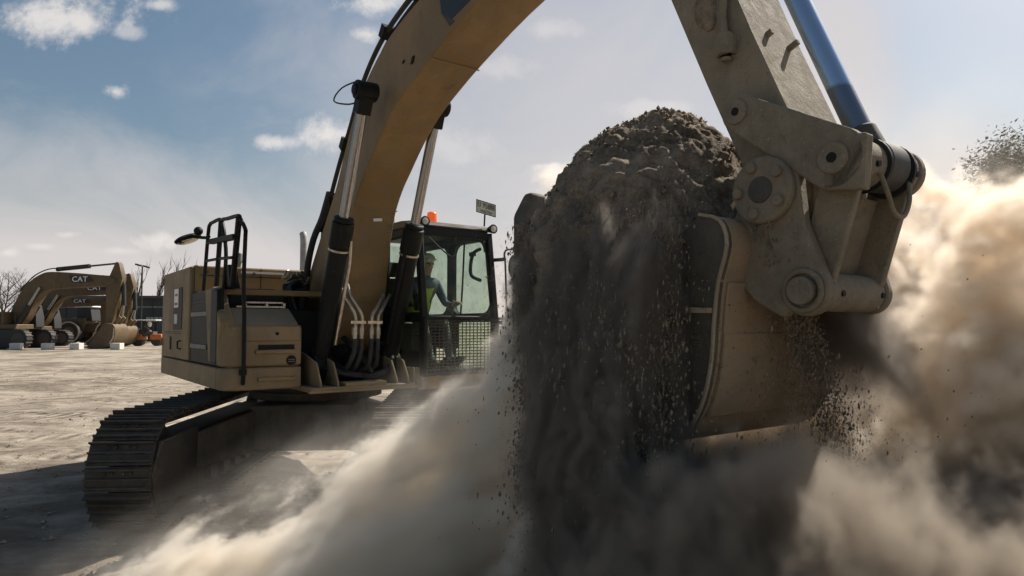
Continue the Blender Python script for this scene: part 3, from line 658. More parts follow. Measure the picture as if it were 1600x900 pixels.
def plate_text(body, size, dy, dz, wx=1.):
    v, f = text_mesh(body, size); b = MB()
    b.add([pc+ex_*(x*wx+dy)+Vector((.0055+z*.3, 0, y+dz)) for x, y, z in v], f); b.build('plate_lettering', BLK, cab, smooth=None)
plate_text('U 95888', .088, 0, .022, .86); plate_text('\u0e16\u0e19\u0e19 \u0e01\u0e23\u0e38\u0e07', .045, 0, -.042, 1.1)
b = MB(); b.cyl((.9, .6, 3.08), (.9, .6, 3.75), .004, n=6); b.build('antenna', BLK, cab)
# ================================================================== operator in the cab
def skin_mesh(name, verts, edges, radii, root, levels=2):
    me = bpy.data.meshes.new(name); me.from_pydata(verts, edges, []); o = bpy.data.objects.new(name, me); COL.objects.link(o)
    sm = o.modifiers.new('skin', 'SKIN'); sm.use_smooth_shade = True
    lay = me.skin_vertices[0] if len(me.skin_vertices) else None
    if lay is None:
        import bmesh
        bm = bmesh.new(); bm.from_mesh(me); bm.verts.layers.skin.verify(); bm.to_mesh(me); bm.free(); lay = me.skin_vertices[0]
    for i, r_ in enumerate(radii): lay.data[i].radius = r_ if hasattr(r_, '__len__') else (r_, r_); lay.data[i].use_root = (i == root)
    ss = o.modifiers.new('sub', 'SUBSURF'); ss.levels = ss.render_levels = levels
    dg = bpy.context.evaluated_depsgraph_get(); m2 = bpy.data.meshes.new_from_object(o.evaluated_get(dg)); m2.name = name
    bpy.data.objects.remove(o); return m2
SHIRT = plain('blue_shirt', (.05, .08, .13), .8); TROU = plain('grey_trousers', (.09, .1, .1), .85); VEST = plain('hivis_vest', (.55, .62, .06), .7, var=.12); CAP = plain('pale_cap', (.55, .53, .5), .7)
J = {'pel': (.70, 0, 1.90), 'sp1': (.78, 0, 2.05), 'sp2': (.86, 0, 2.22), 'ch': (.92, 0, 2.36), 'nk': (.97, 0, 2.47), 'nk2': (1.0, 0, 2.53), 'hd': (1.03, -.01, 2.62), 'hd2': (1.04, -.01, 2.70)}
for s_, k in ((-1, 'r'), (1, 'l')):
    J.update({'sh'+k: (.91, s_*.19, 2.40), 'el'+k: (1.0, s_*.27, 2.15), 'wr'+k: (1.2, s_*.28, 2.13), 'hp'+k: (.74, s_*.1, 1.88), 'kn'+k: (1.16, s_*.15, 1.95), 'an'+k: (1.34, s_*.13, 1.5), 'to'+k: (1.50, s_*.14, 1.43), 'pm'+k: (1.27, s_*.28, 2.15)})
    for q, (dx, dy, dz, d2) in enumerate(((.05, -.03, .02, .02), (.06, -.012, .02, .026), (.055, .008, .015, .024), (.045, .026, .008, .018))):
        J['f%d%s' % (q, k)] = (1.27+dx, s_*.28+dy, 2.15+dz); J['g%d%s' % (q, k)] = (1.27+dx+.012, s_*.28+dy, 2.15+dz-d2-.012)
    J['t%s' % k] = (1.25, s_*.28-s_*.045, 2.17)
E_ = [('pel', 'sp1'), ('sp1', 'sp2'), ('sp2', 'ch'), ('ch', 'nk'), ('nk', 'nk2'), ('nk2', 'hd'), ('hd', 'hd2')]
for k in 'rl':
    E_ += [('ch', 'sh'+k), ('sh'+k, 'el'+k), ('el'+k, 'wr'+k), ('wr'+k, 'pm'+k), ('pm'+k, 't'+k), ('pel', 'hp'+k), ('hp'+k, 'kn'+k), ('kn'+k, 'an'+k), ('an'+k, 'to'+k)]
    for q in range(4): E_ += [('pm'+k, 'f%d%s' % (q, k)), ('f%d%s' % (q, k), 'g%d%s' % (q, k))]
rad = {'pel': .15, 'sp1': (.14, .12), 'sp2': (.145, .12), 'ch': (.15, .12), 'nk': .065, 'nk2': .055, 'hd': (.085, .095), 'hd2': (.085, .09)}
for k in 'rl':
    rad.update({'sh'+k: .07, 'el'+k: .048, 'wr'+k: .034, 'pm'+k: .03, 'hp'+k: .1, 'kn'+k: .07, 'an'+k: .05, 'to'+k: .045, 't'+k: .01})
    for q in range(4): rad.update({'f%d%s' % (q, k): .0095, 'g%d%s' % (q, k): .008})
ks = list(J); ix = {k: i for i, k in enumerate(ks)}
base = Vector((.70, 1.0, 1.78))
pv = [tuple(Vector(J[k])+Vector((0, 1.0, 0))-base) for k in ks]
me = skin_mesh('person', pv, [(ix[a], ix[b_]) for a, b_ in E_], [rad[k] for k in ks], ix['pel'])
for m_ in (SHIRT, TROU, SKIN): me.materials.append(m_)
for p in me.polygons:
    c = p.center+base
    if c.z > 2.50 or (c.x > 1.19 and abs(c.y-1.0) > .2 and c.z > 2.05): p.material_index = 2
    elif c.z < 2.0: p.material_index = 1
PE = bpy.data.objects.new('person', me); COL.objects.link(PE)
PE.matrix_world = EX.matrix_basis @ Matrix.Translation(base)
PE.matrix_world = Matrix.Translation(EX.location) @ Matrix.Rotation(R(-54), 4, 'Z') @ Matrix.Translation(base)
tag(PE, 'seated operator in yellow safety vest and pale cap working the levers inside the cab', 'person')
vv = [(.70, 0, 1.95), (.78, 0, 2.07), (.86, 0, 2.24), (.915, 0, 2.38), (.90, -.12, 2.43), (.90, .12, 2.43)]
me = skin_mesh('safety_vest', [tuple(Vector(p)+Vector((0, 1.0, 0))-base) for p in vv], [(0, 1), (1, 2), (2, 3), (3, 4), (3, 5)], [(.165, .135), (.16, .135), (.165, .135), (.165, .135), .08, .08], 2)
me.materials.append(VEST); o = bpy.data.objects.new('safety_vest', me); COL.objects.link(o); o.parent = PE
b = MB(); b.ball(Vector((1.03, .99, 2.70))-base, (.108, .098, .075)); b.obox(Vector((1.13, .98, 2.69))-base, (.06, -.01, -.012), (0, .065, 0), (0, 0, .006)); b.build('cap', CAP, PE)
b = MB()
for y in (-.035, .035): b.ball(Vector((1.118, .99+y, 2.635))-base, (.012, .014, .01), 8, 6)
b.build('eye', BLK, PE)
b = MB(); b.add([tuple(Vector(p)-base) for p in ((1.115, .99, 2.645), (1.145, .99, 2.605), (1.11, .972, 2.60), (1.11, 1.008, 2.60))], [(0, 1, 2), (0, 3, 1), (1, 3, 2)]); b.build('nose', SKIN, PE)

# ================================================================== soil in the bucket and falling from it
MW = Matrix.Translation(EX.location) @ Matrix.Rotation(R(-54), 4, 'Z')
def fbm(p, o=5, l=2.1, g=.5):
    s_ = 0; a = 1
    for i in range(o): s_ += a*mnoise.noise(p); p = p*l; a *= g
    return s_
def heap():
    b = MB(); nr, na = 86, 230; c = Vector((5.70, -.08, 2.4)); v = [None]; f = []
    for i in range(nr+1):
        r_ = i/nr*1.34
        for j in range(na):
            a = 2*math.pi*j/na; ca, sa = math.cos(a), math.sin(a)
            ax = .72 if ca > 0 else .82; ay = .60
            if sa < 0: ay = .64-.12*max(0, ca)**2
            x = c.x+ax*min(r_, 1.08)*ca; y = c.y+ay*min(r_, 1.08)*sa
            z = 2.42+.685*(1-min(r_, 1.0)**2.5)
            if r_ > 1: z -= (r_-1)*(1.5 if sa < -.2 else .9)*(.25+1.5*max(0, .5+1.1*mnoise.noise(Vector((a*3.1, 2.2, 0)))+.4*mnoise.noise(Vector((a*11, 7, 0)))))*(1-.75*max(0, ca)**1.5)
            p = Vector((x, y, z))
            n1 = fbm(p*2.3, 4)*.065+abs(fbm(p*5.5+Vector((3, 1, 0)), 4))*.035+fbm(p*16, 4)*.022+.03
            d = Vector((ca*.5*min(1, r_*1.4), sa*.6*min(1, r_*1.4), .8 if r_ < 1 else .2)).normalized()
            q = p+d*(n1-.02)
            if r_ > 1: q.x += .08*fbm(Vector((j*.11, 5, z*.8)), 3); q.y += .07*fbm(Vector((j*.16, 1, z*.8)), 3)
            v.append(q)
    v[0] = Vector((c.x, c.y, sum(p.z for p in v[1:na+1])/na))
    f += [(0, 1+na+j, 1+na+(j+1) % na) for j in range(na)]
    for i in range(1, nr):
        for j in range(na): f.append((1+i*na+j, 1+(i+1)*na+j, 1+(i+1)*na+(j+1) % na, 1+i*na+(j+1) % na))
    used = [k for k in range(len(v)) if k == 0 or k > na]; mp = {k: i for i, k in enumerate(used)}
    b.v = [tuple(v[k]) for k in used]; b.f = [tuple(mp[k] for k in q) for q in f]
    return b
h = heap().build('soil_heap', SOIL, smooth=180)
h.matrix_world = MW
tag(h, 'rounded mound of dark crumbly soil heaped over the tilted bucket', 'soil heap')
OCT = [(1, 0, 0), (-1, 0, 0), (0, 1, 0), (0, -1, 0), (0, 0, 1), (0, 0, -1)]
OCF = [(0, 2, 4), (2, 1, 4), (1, 3, 4), (3, 0, 4), (2, 0, 5), (1, 2, 5), (3, 1, 5), (0, 3, 5)]
def grains(pts):
    v = []; f = []; rnd = random.random
    for p, r_, st in pts:
        o = len(v); a = rnd()*6.28; ca, sa = math.cos(a), math.sin(a)
        for x, y, z in OCT:
            k = r_*(.6+.8*rnd()); x, y = x*ca-y*sa, x*sa+y*ca
            v.append((p[0]+x*k+.25*z*k, p[1]+y*k, p[2]+z*k*st))
        f += [tuple(i+o for i in q) for q in OCF]
    b = MB(); b.v = v; b.f = f; return b
g = random.gauss; u = random.uniform
pts = []
for k in range(260):                                     # ragged ropes of soil off the near side of the bucket
    s0 = u(5.2, 6.36); l0 = u(-.74, -.53) if s0 < 6.1 else u(-.66, -.58); zt = 2.5-.5*random.random()**2; wid = u(.012, .05); n_ = int(u(60, 330)); zb = max(.0, zt-u(.5, 2.6))
    dl = g(-.22, .09); ds = min(g(.10, .05)-1.25*dl, 6.36-s0)
    for i in range(int(n_*1.4)):
        t = random.random(); z = zt+(zb-zt)*t; w_ = wid*(1+1.6*t)
        r_ = .0012+.0065*random.random()**7
        pts.append(((s0+ds*t+g(0, w_), l0+dl*t+g(0, w_*.8), z), r_, u(1.3, 3.6)))
for k in range(70):                                     # ropes from the far and rear rim over the back of the shell
    zt = u(1.5, 2.3); s0 = u(6.50, 6.62); l0 = u(-.25, .2)+(2.1-zt)*.9; wid = u(.012, .035); zb = zt-u(.5, 2.2); ds = u(.0, .16); dl = g(.06, .05)
    for i in range(int(u(40, 130))):
        t = random.random(); z = zt+(zb-zt)*t; pts.append(((s0+ds*t+g(0, wid*(1+t)), l0+dl*t+g(0, wid*(1+t)), max(0, z)), .0012+.0045*random.random()**6, u(1.3, 3.4)))
for k in range(45):                                     # soil sliding over the near corner of the shell and the ear
    zt = u(1.9, 2.42); l0 = -.44+(2.42-zt)*.6+u(-.02, .10); s0 = u(6.58, 6.70); zb = zt-u(.4, 1.2)
    for i in range(int(u(80, 260))):
        t = random.random(); pts.append(((s0+.06*t+g(0, .02*(1+t)), l0+t*u(.3, .6)*(zt-zb)+g(0, .02*(1+t)), zt+(zb-zt)*t), .0013+.006*random.random()**5, u(1, 2.5)))
for k in range(170):                                    # clumps that hold together as they drop
    s0 = u(5.25, 6.3); l0 = u(-.80, -.58); z = u(.15, 2.5); q = (2.5-z)*.1; cr_ = u(.012, .045)
    for i in range(int(1200*cr_)): pts.append(((min(6.33, s0+1.3*q)+g(0, cr_*.6), l0-q+g(0, cr_*.6), z+g(0, cr_*1.0)), u(.002, .010), u(.8, 1.6)))
for k in range(1800):                                    # single clods thrown clear
    s0 = u(5.05, 6.8); l0 = g(-.65, .16); z = u(.0, 2.5); pts.append(((s0, l0, z), .0016+.012*random.random()**9, u(1, 2)))
for k in range(450):
    z = u(.3, 2.4); pts.append(((g(5.24, .10)+.2*(2.4-z), g(-.62, .15), z), .0012+.004*random.random()**4, u(1, 2)))
for k in range(1600):                                    # grit hanging in the dust all round
    pts.append(((u(4.6, 7.4), u(-1.3, .7), u(.15, 2.2)), .0011+.0032*random.random()**4, u(1, 2.2)))
for k in range(700):
    pts.append(((u(6.3, 7.2), u(-.9, .5), u(0, 1.5)), .0016+.006*random.random()**5, u(1.2, 2.6)))
for k in range(6000):                                    # loose clods lying on the mound
    q = Vector(h.data.vertices[random.randrange(len(h.data.vertices))].co); r_ = .0018+.015*random.random()**8
    pts.append(((q.x+g(0, .01), q.y+g(0, .01), q.z+r_*.3), r_, u(.7, 1.1)))
fs = grains(pts).build('falling_soil', CLOD, smooth=None)
fs.matrix_world = MW; tag(fs, 'loose dark soil and clods streaming down from the tilted bucket', 'falling soil', kind='stuff')

# ================================================================== parked machines far away
def far_paint(n, c): return paint(n, c, damt=.25, rough=.5, grime=.35, bump=.05, sc=.5)
FY = far_paint('parked_yellow_shade', (.10, .062, .025)); FB = plain('parked_black', (.02, .02, .02), .6)  # backlit shade put into a darker copy of the machine yellow
def far_excavator():
    r_ = empty('parked_excavator', (0, 0, 0))
    for s_ in (-1, 1):
        b = MB(); n_ = 30; xe_, rr_ = 2.0, .72; z0 = .80
        pr = [(xe_+rr_*math.cos(R(t)), z0+rr_*math.sin(R(t))) for t in range(90, -91, -15)]+[(-xe_+rr_*math.cos(R(t)), z0+rr_*math.sin(R(t))) for t in range(270, 89, -15)]
        b.prism(pr, s_*1.5-.35, s_*1.5+.35)
        tr = b.build('track', FB, r_, .03)
        b = MB()
        L_ = 4*xe_+2*math.pi*rr_
        for i in range(46):
            t = i*L_/46
            if t < 2*xe_: q, a = (-xe_+t, z0+rr_), 0
            elif t < 2*xe_+math.pi*rr_: w_ = (t-2*xe_)/rr_; q, a = (xe_+rr_*math.sin(w_), z0+rr_*math.cos(w_)), w_
            elif t < 4*xe_+math.pi*rr_: q, a = (xe_-(t-2*xe_-math.pi*rr_), z0-rr_), math.pi
            else: w_ = (t-4*xe_-math.pi*rr_)/rr_; q, a = (-xe_-rr_*math.sin(w_), z0-rr_*math.cos(w_)), math.pi+w_
            b.obox((q[0], s_*1.5, q[1]), (.03*math.cos(a), 0, -.03*math.sin(a)), (0, .36, 0), (.06*math.sin(a), 0, .06*math.cos(a)))
        b.build('track_grouser', SHOE, tr)
        for x in (-xe_, xe_): MB().cyl((x, s_*1.5-.37, z0), (x, s_*1.5+.37, z0), .5, n=24).build('track_wheel', DRK, tr)
    b = MB(); b.box(-1.2, 1.2, -1.2, 1.2, .8, 1.45); b.build('carbody', FB, r_)
    b = MB(); b.box(-2.9, 1.6, -1.6, 1.6, 1.55, 1.95); b.box(-2.9, .6, -1.55, 1.5, 1.95, 2.95); bd = b.build('body', FY, r_, .05)
    b = MB(); b.box(-1.6, .4, -1.57, -1.54, 2.0, 2.8); b.build('side_grille', FB, bd)
    b = MB(); b.prismz([(-2.9, 1.55), (-3.5, 1.2), (-3.7, 0), (-3.5, -1.2), (-2.9, -1.55)], 1.5, 2.9); b.build('counterweight', FY, r_, .06)
    b = MB(); b.tube([(.4, -1.5, 2.0), (.5, -1.5, 3.6), (1.4, -1.5, 3.6), (1.5, -1.5, 2.0)], .035, 6, 1); b.build('handrail', FB, r_)
    b = MB(); b.prism([(-.3, 1.7), (1.75, 1.7), (1.7, 2.6), (1.45, 3.55), (-.3, 3.55)], .6, 1.65); cb_ = b.build('cab', FB, r_, .05)
    b = MB(); b.prism([(.0, 2.5), (1.5, 2.55), (1.3, 3.4), (.0, 3.4)], .59, 1.66); b.build('cab_window', plain('dark_glass', (.012, .015, .016), .6), cb_)
    up = smoothpoly([(.2, 2.6), (.5, 3.4), (1.15, 4.75), (1.9, 5.55), (2.7, 6.05), (3.5, 6.22), (5.6, 6.12), (7.2, 5.98), (8.3, 5.9)]); lo_ = smoothpoly([(1.2, 1.9), (1.6, 2.4), (2.1, 3.5), (2.6, 4.3), (3.3, 4.75), (4.4, 4.9), (6.0, 4.95), (7.4, 5.05), (8.2, 5.15)])
    b = MB(); b.prism(lo_+arc(8.45, 5.5, .3, -60, 60, 6)+up[::-1], -.4, .4); bo = b.build('boom', FY, r_, .03)
    b = MB(); b.prism([(4.95, 5.95), (5.2, 5.35), (6.0, 5.3), (7.0, 5.45), (6.7, 5.85)], -.415, -.4); b.build('decal_panel', FB, bo)
    tv_, tf_ = text_mesh('CAT', .62, .01); b = MB(); b.add([(5.85+x*1.05, -.425-z*.3, 5.6+y) for x, y, z in tv_], tf_); b.build('decal_lettering', WHT, bo, smooth=None)
    b = MB(); b.tube([(.9, -.3, 4.6), (1.9, -.3, 5.75), (2.8, -.3, 6.3), (3.6, -.3, 6.5), (4.2, -.3, 6.45)], .05, 6); b.build('boom_hose', FB, bo)
    for s_ in (-1, 1):
        b = MB(); b.cyl((.95, s_*.58, 1.9), (1.9, s_*.58, 3.5), .19, n=14); cy_ = b.build('boom_cylinder', FB, r_)
        MB().cyl((1.9, s_*.58, 3.5), (2.75, s_*.58, 4.95), .11, n=12).build('piston_rod', CHR, cy_)
    b = MB(); b.cyl((3.7, 0, 6.45), (6.4, 0, 6.72), .18, n=14); cy_ = b.build('stick_cylinder', FB, r_); MB().cyl((6.3, 0, 6.71), (8.75, 0, 6.95), .08, n=10).build('piston_rod', DRK, cy_)
    b = MB(); b.prism([(8.2, 5.9), (8.65, 7.0), (8.8, 7.05), (8.95, 6.9), (9.25, 5.7), (9.1, 5.0), (8.5, 2.0), (8.25, 1.85), (8.0, 2.0), (7.95, 4.2), (7.95, 5.2)], -.32, .32); b.build('stick', FY, r_, .03)
    b = MB(); b.cyl((9.2, 0, 5.2), (9.28, 0, 3.5), .17, n=14); b.cyl((9.2, 0, 5.25), (9.1, 0, 5.7), .1, n=8); cy_ = b.build('bucket_cylinder', FB, r_); MB().cyl((9.27, 0, 3.5), (9.15, 0, 2.5), .1, n=12).build('piston_rod', CHR, cy_)
    b = MB()
    for y in (-.3, .3): b.obox((8.95, y, 2.25), (.25, 0, .3), (0, .05, 0), (-.1, 0, .1)); b.obox((8.85, y, 3.2), (.28, 0, .95), (0, .04, 0), (-.06, 0, .02))
    b.build('bucket_linkage', YEL, r_)  # sunlight on the links put in as a brighter yellow than the rest
    prb = smoothpoly([(8.2, 2.0), (8.9, 1.9), (9.1, 1.5), (9.05, .9), (8.75, .4), (8.2, .12), (7.5, .06), (6.9, .12)], 2)
    inn_ = offs(prb, .07); b = MB(); b.prism(prb+inn_[::-1], -.95, .95); bu = b.build('bucket', FY, r_)
    for y in (-.95, .9): MB().prism(prb+[(7.6, 1.0)], y, y+.05).build('side_plate', FY, bu)
    MB().prism([(9.02, 1.75), (9.12, 1.5), (9.08, .9), (8.78, .38), (8.7, .42), (8.98, .92), (9.02, 1.5)], -.96, .96).build('sun_rim_strip', plain('sun_rim_steel', (.55, .5, .42), .5), bu)  # pale strip paints the sun-bright rim onto the bucket back
    for y in (-.8, -.4, 0, .4, .8): b = MB(); b.obox((6.8, y, .12), (.2, 0, 0), (0, .08, 0), (0, 0, .06)); b.build('tooth', DRK, bu)
    return r_
GP = 'excavators parked in a row across the yard'
fe = far_excavator(); fe.location = (-41.0, 56.5, 0)
tag(fe, 'parked yellow excavator in front of its row, tallest boom, stick upright beside white blocks', 'excavator', GP)
f2 = copy_tree(fe); f2.location = (-42.8, 61.5, 0); f2.scale = (1, 1, .92); tag(f2, 'parked yellow excavator in the middle of its row, boom just under the tallest one', 'excavator', GP)
f3 = copy_tree(fe); f3.location = (-46.5, 66, 0); f3.scale = (.93, .9, .74); tag(f3, 'lowest parked yellow excavator at the back of its row behind two taller booms', 'excavator', GP)
# wheel loader between them
r_ = empty('wheel_loader', (-44.6, 71.5, 0)); tag(r_, 'yellow wheel loader with big pale rimmed tyres behind the parked excavators', 'loader')
for x in (-.2, 3.6):
    for s_ in (-1, 1):
        b = MB(); b.ring((x, s_*1.25-.32, 1.15), (x, s_*1.25+.32, 1.15), 1.15, .62, 32); w_ = b.build('wheel', RUB, r_, .08)
        b = MB(); b.cyl((x, s_*1.25-.3, 1.15), (x, s_*1.25+.3, 1.15), .6, n=28); b.build('rim', FY, w_, .03)
        MB().ring((x, s_*1.25-.345, 1.15), (x, s_*1.25-.32, 1.15), 1.12, .98, 36).build('tyre_wall', plain('pale_rubber', (.4, .36, .3), .9), w_)  # paler ring around the outer tyre wall
b = MB(); b.prism([(-2.6, 1.3), (1.0, 1.3), (1.2, 2.6), (-2.4, 2.5)], -1.1, 1.1); b.prism([(-2.7, .9), (-2.2, .9), (-2.2, 2.2), (-2.7, 2.1)], -1.3, 1.3); b.build('engine_body', FY, r_, .06)
b = MB(); b.prism([(.9, 1.2), (3.9, 1.0), (3.9, 1.9), (2.2, 2.2), (.9, 1.9)], -.7, .7); b.build('front_frame', FY, r_, .05)
b = MB(); b.prism([(.1, 2.3), (1.7, 2.3), (1.5, 3.7), (.1, 3.7)], -.8, .8); c_ = b.build('cab', FB, r_, .05); MB().box(-.1, 1.7, -.9, .9, 3.7, 3.85).build('cab_roof', WHT, c_, .04)
for y in (-.5, .5): b = MB(); b.prism([(2.6, 2.0), (4.2, 1.9), (5.4, .7), (5.5, 1.0), (4.4, 2.3), (2.6, 2.4)], y-.08, y+.08); b.build('lift_arm', FY, r_, .02)
prb = smoothpoly([(5.3, 1.5), (5.25, .8), (5.5, .3), (6.0, .12), (6.9, .08)], 2); b = MB(); b.prism(prb+offs(prb, .08)[::-1], -1.5, 1.5); bu = b.build('bucket', DRK, r_)
for y in (-1.5, 1.44): MB().prism(prb+[(6.0, 1.4)], y, y+.06).build('side_plate', DRK, bu)
# pale concrete blocks
CON = plain('concrete', (.55, .53, .49), .9, var=.12)
for i, (px_, n_) in enumerate(((28, 'beside the tracks of the first parked excavator, leftmost of four'), (77, 'before the track ends, second from the left of four'), (122, 'in front of the dark bucket, third from the left of four'), (185, 'under the lowered bucket teeth, rightmost of four'))):
    Y = 53.6; b = MB(); b.box(-.36, .36, -.36, .36, 0, .5); o = b.build('concrete_block', CON, None, .03); o.location = ((px_-800)/1080*Y, Y, 0); o.rotation_euler = (0, 0, u(-.3, .3))
    tag(o, 'white concrete block '+n_, 'block', 'concrete blocks along the parking line')
# small roller with white roof
r_ = empty('compact_roller', (-33.3, 63.5, 0), R(8), 1.12); tag(r_, 'small orange ride-on roller with white canopy standing near the long shed', 'roller')
for x in (-.75, .75):
    b = MB(); b.cyl((x, -.5, .42), (x, .5, .42), .42, n=24); b.build('drum', DRK, r_, .02)
    b = MB(); b.prism([(x-.5, .5), (x+.5, .5), (x+.4, .95), (x-.4, .95)], -.58, .58); b.build('drum_frame', plain('orange_paint', (.5, .14, .03), .5), r_, .04)
b = MB(); b.box(-.5, .5, -.5, .5, .8, 1.15); b.prism([(-.3, 1.15), (.2, 1.15), (.1, 1.3), (-.35, 1.65), (-.42, 1.6)], -.25, .25); b.build('seat_deck', DRK, r_, .04)
b = MB()
for x, y in ((-.5, -.5), (-.5, .5), (.5, -.5), (.5, .5)): b.cyl((x, y, 1.1), (x*.9, y, 2.05), .03, n=8)
b.build('canopy_post', FB, r_)
b = MB(); b.box(-.75, .75, -.65, .65, 2.05, 2.13); b.build('canopy', WHT, r_, .03)
b = MB(); b.ball((.05, 0, 1.75), (.16, .2, .24)); b.build('headrest', WHT, r_)
# long dark shed
r_ = empty('long_shed', (-66, 96, 0)); tag(r_, 'long low dark shed with a pale lettered band behind the machines', 'shed')
DKB = plain('dark_cladding', (.035, .04, .042), .8, var=.15, sc=2)
b = MB(); b.box(3, 26, 0, 9, 0, 5.6); b.build('wall', DKB, r_)
b = MB(); b.prism([(2.6, 5.6), (26.4, 5.6), (26.4, 5.95), (2.6, 5.95)], -.6, 9.5); b.build('roof', plain('dark_roof', (.05, .055, .058), .7), r_, .03)
b = MB(); b.box(3, 26, -.06, 0, 4.3, 4.5); b.build('fascia', plain('grey_fascia', (.16, .17, .17), .7), r_)
for x in range(4, 26, 4): MB().box(x, x+.14, -.08, 0, 0, 5.5).build('post', DKB, r_)
SHT = plain('grey_shutter', (.07, .075, .08), .6)
for x in range(5, 20, 6): MB().box(x, x+3, -.05, 0, 0.1, 3.0).build('shutter', SHT, r_)
b = MB(); xx = 15.3
for w_ in (.5, .35, .6, .3, .55, .4, .5): b.box(xx, xx+w_, -.12, -.05, 2.35, 3.0); xx += w_+.12
b.build('sign_lettering', plain('dim_white', (.3, .3, .3), .7), r_)
# lamp post
r_ = empty('lamp_post', (-42.9, 80, 0)); tag(r_, 'tall thin lamp post with two lamp heads rising over the shed', 'lamp post')
b = MB(); b.cyl((0, 0, 0), (0, 0, 8.7), .11, .07, n=10); b.build('pole', FB, r_)
for s_ in (-1, 1): b = MB(); b.obox((s_*.45, 0, 8.75-.1*s_), (.36, 0, -.1), (0, .15, 0), (.02, 0, .09)); b.build('lamp_head', FB, r_, .02)
# ------------------------------------------------------------------ trees
BARK = soil_mat('bark', (.045, .038, .03), (.1, .085, .07), 3, .3)
def bare_tree(h_, spread, seed, up=.7):
    rg = random.Random(seed); tr = MB(); cr = MB()
    def br(p, d, L, r0, dep):
        n_ = 4; pts_ = [Vector(p)]; d = Vector(d)
        for i in range(n_): d = (d+Vector((rg.gauss(0, .12), rg.gauss(0, .12), up*.12))).normalized(); pts_.append(pts_[-1]+d*L/n_)
        (tr if dep == 0 else cr).tube(pts_, [r0*(1-.16*k) for k in range(5)], 5 if dep < 2 else 3, 1)
        if dep >= 3: return
        for k in range(7 if dep == 0 else 5):
            t = (.25+.75*k/7) if dep == 0 else rg.uniform(.25, 1); i = min(n_-1, int(t*n_)); q = pts_[i].lerp(pts_[i+1], t*n_-i)
            for _ in range(2 if dep == 0 else 1):
                a = rg.uniform(0, 6.28); nd = (d*up+Vector((math.cos(a), math.sin(a), .25))*spread).normalized(); br(q, nd, L*rg.uniform(.35, .55), r0*.42, dep+1)
    br((0, 0, 0), (0, 0, 1), h_*.8, h_*.016, 0)
    return tr, cr
def add_bare(name, label, loc, h_, spread, seed, up=.7, group=None, proto=None, sc=1.):
    if proto is None:
        r_ = empty(name, loc); tr, cr = bare_tree(h_, spread, seed, up); tr.build('trunk', BARK, r_); cr.build('crown', BARK, r_)
    else:
        r_ = copy_tree(proto); r_.location = loc; r_.rotation_euler = (0, 0, seed*1.7); r_.scale = (sc,)*3
    tag(r_, label, 'tree', group); return r_
pop = None
for i, (px_, y_, lb) in enumerate(((212, 440, 'leafless poplar closest to the lamp post, its crown behind the raised booms'), (229, 432, 'leafless poplar just right of the lamp post above the shed roof'), (243, 427, 'tallest leafless poplar, between lamp post and the machine body'), (258, 436, 'leafless poplar half hidden by the rear corner of the digging machine'))):
    Y = 118; hh = (508-y_)*Y/1080+1.9; pop = add_bare('poplar_tree', lb, ((px_-800)/1080*Y, Y+i*1.5, 0), 11, .22, 3, 1.3, 'leafless poplars behind the shed', pop, hh/11*1.12) if pop else add_bare('poplar_tree', lb, ((px_-800)/1080*Y, Y, 0), hh*1.12, .22, 3, 1.3, 'leafless poplars behind the shed')
bt = None
for i, (px_, y_, lb) in enumerate(((6, 428, 'wide leafless tree behind the cab of the first parked excavator'), (33, 440, 'small leafless tree just left of the raised boom curve'), (-25, 432, 'leafless tree at the very edge behind the parked cab'), (150, 470, 'low leafless tree seen under the parked booms'), (64, 452, 'leafless tree rising behind the boom cylinders of the parked machines'), (108, 462, 'leafless tree behind the wheel loader cab'))):
    Y = 108; hh = (508-y_)*Y/1080+1.9
    bt = add_bare('bare_tree', lb, ((px_-800)/1080*Y, Y+2*i, 0), hh*1.05, .8, 11, .6, 'leafless trees behind the parked machines') if bt is None else add_bare('bare_tree', lb, ((px_-800)/1080*Y, Y+2*i, 0), 10, .8, 11+i, .6, 'leafless trees behind the parked machines', bt, hh/9.5)
# leafy tree on the right, part in the dust
LEAF = plain('leaf', (.03, .042, .03), .7, var=.5, sc=3)
r_ = empty('leafy_tree', (17.9, 21.5, 0), 0, 1.14); tag(r_, 'dark leafy tree top showing above the rolling dust', 'tree')
tr, cr = bare_tree(7.0, .8, 21, .6); tr.build('trunk', BARK, r_)
limbs = cr.build('limb', BARK, r_)
rg = random.Random(5); lv = MB(); tips = [Vector(p) for p in cr.v[::9]]
for q in range(60000):
    p = rg.choice(tips)+Vector((rg.gauss(0, .32), rg.gauss(0, .32), rg.gauss(0, .3)))
    a = Vector((rg.gauss(0, 1), rg.gauss(0, 1), rg.gauss(0, 1))).normalized(); c_ = a.orthogonal().normalized(); s_ = rg.uniform(.05, .11); lv.add([p+a*s_, p+c_*s_*.5, p-a*s_, p-c_*s_*.5], [(0, 1, 2, 3)])
lv.build('crown', LEAF, r_, smooth=None)

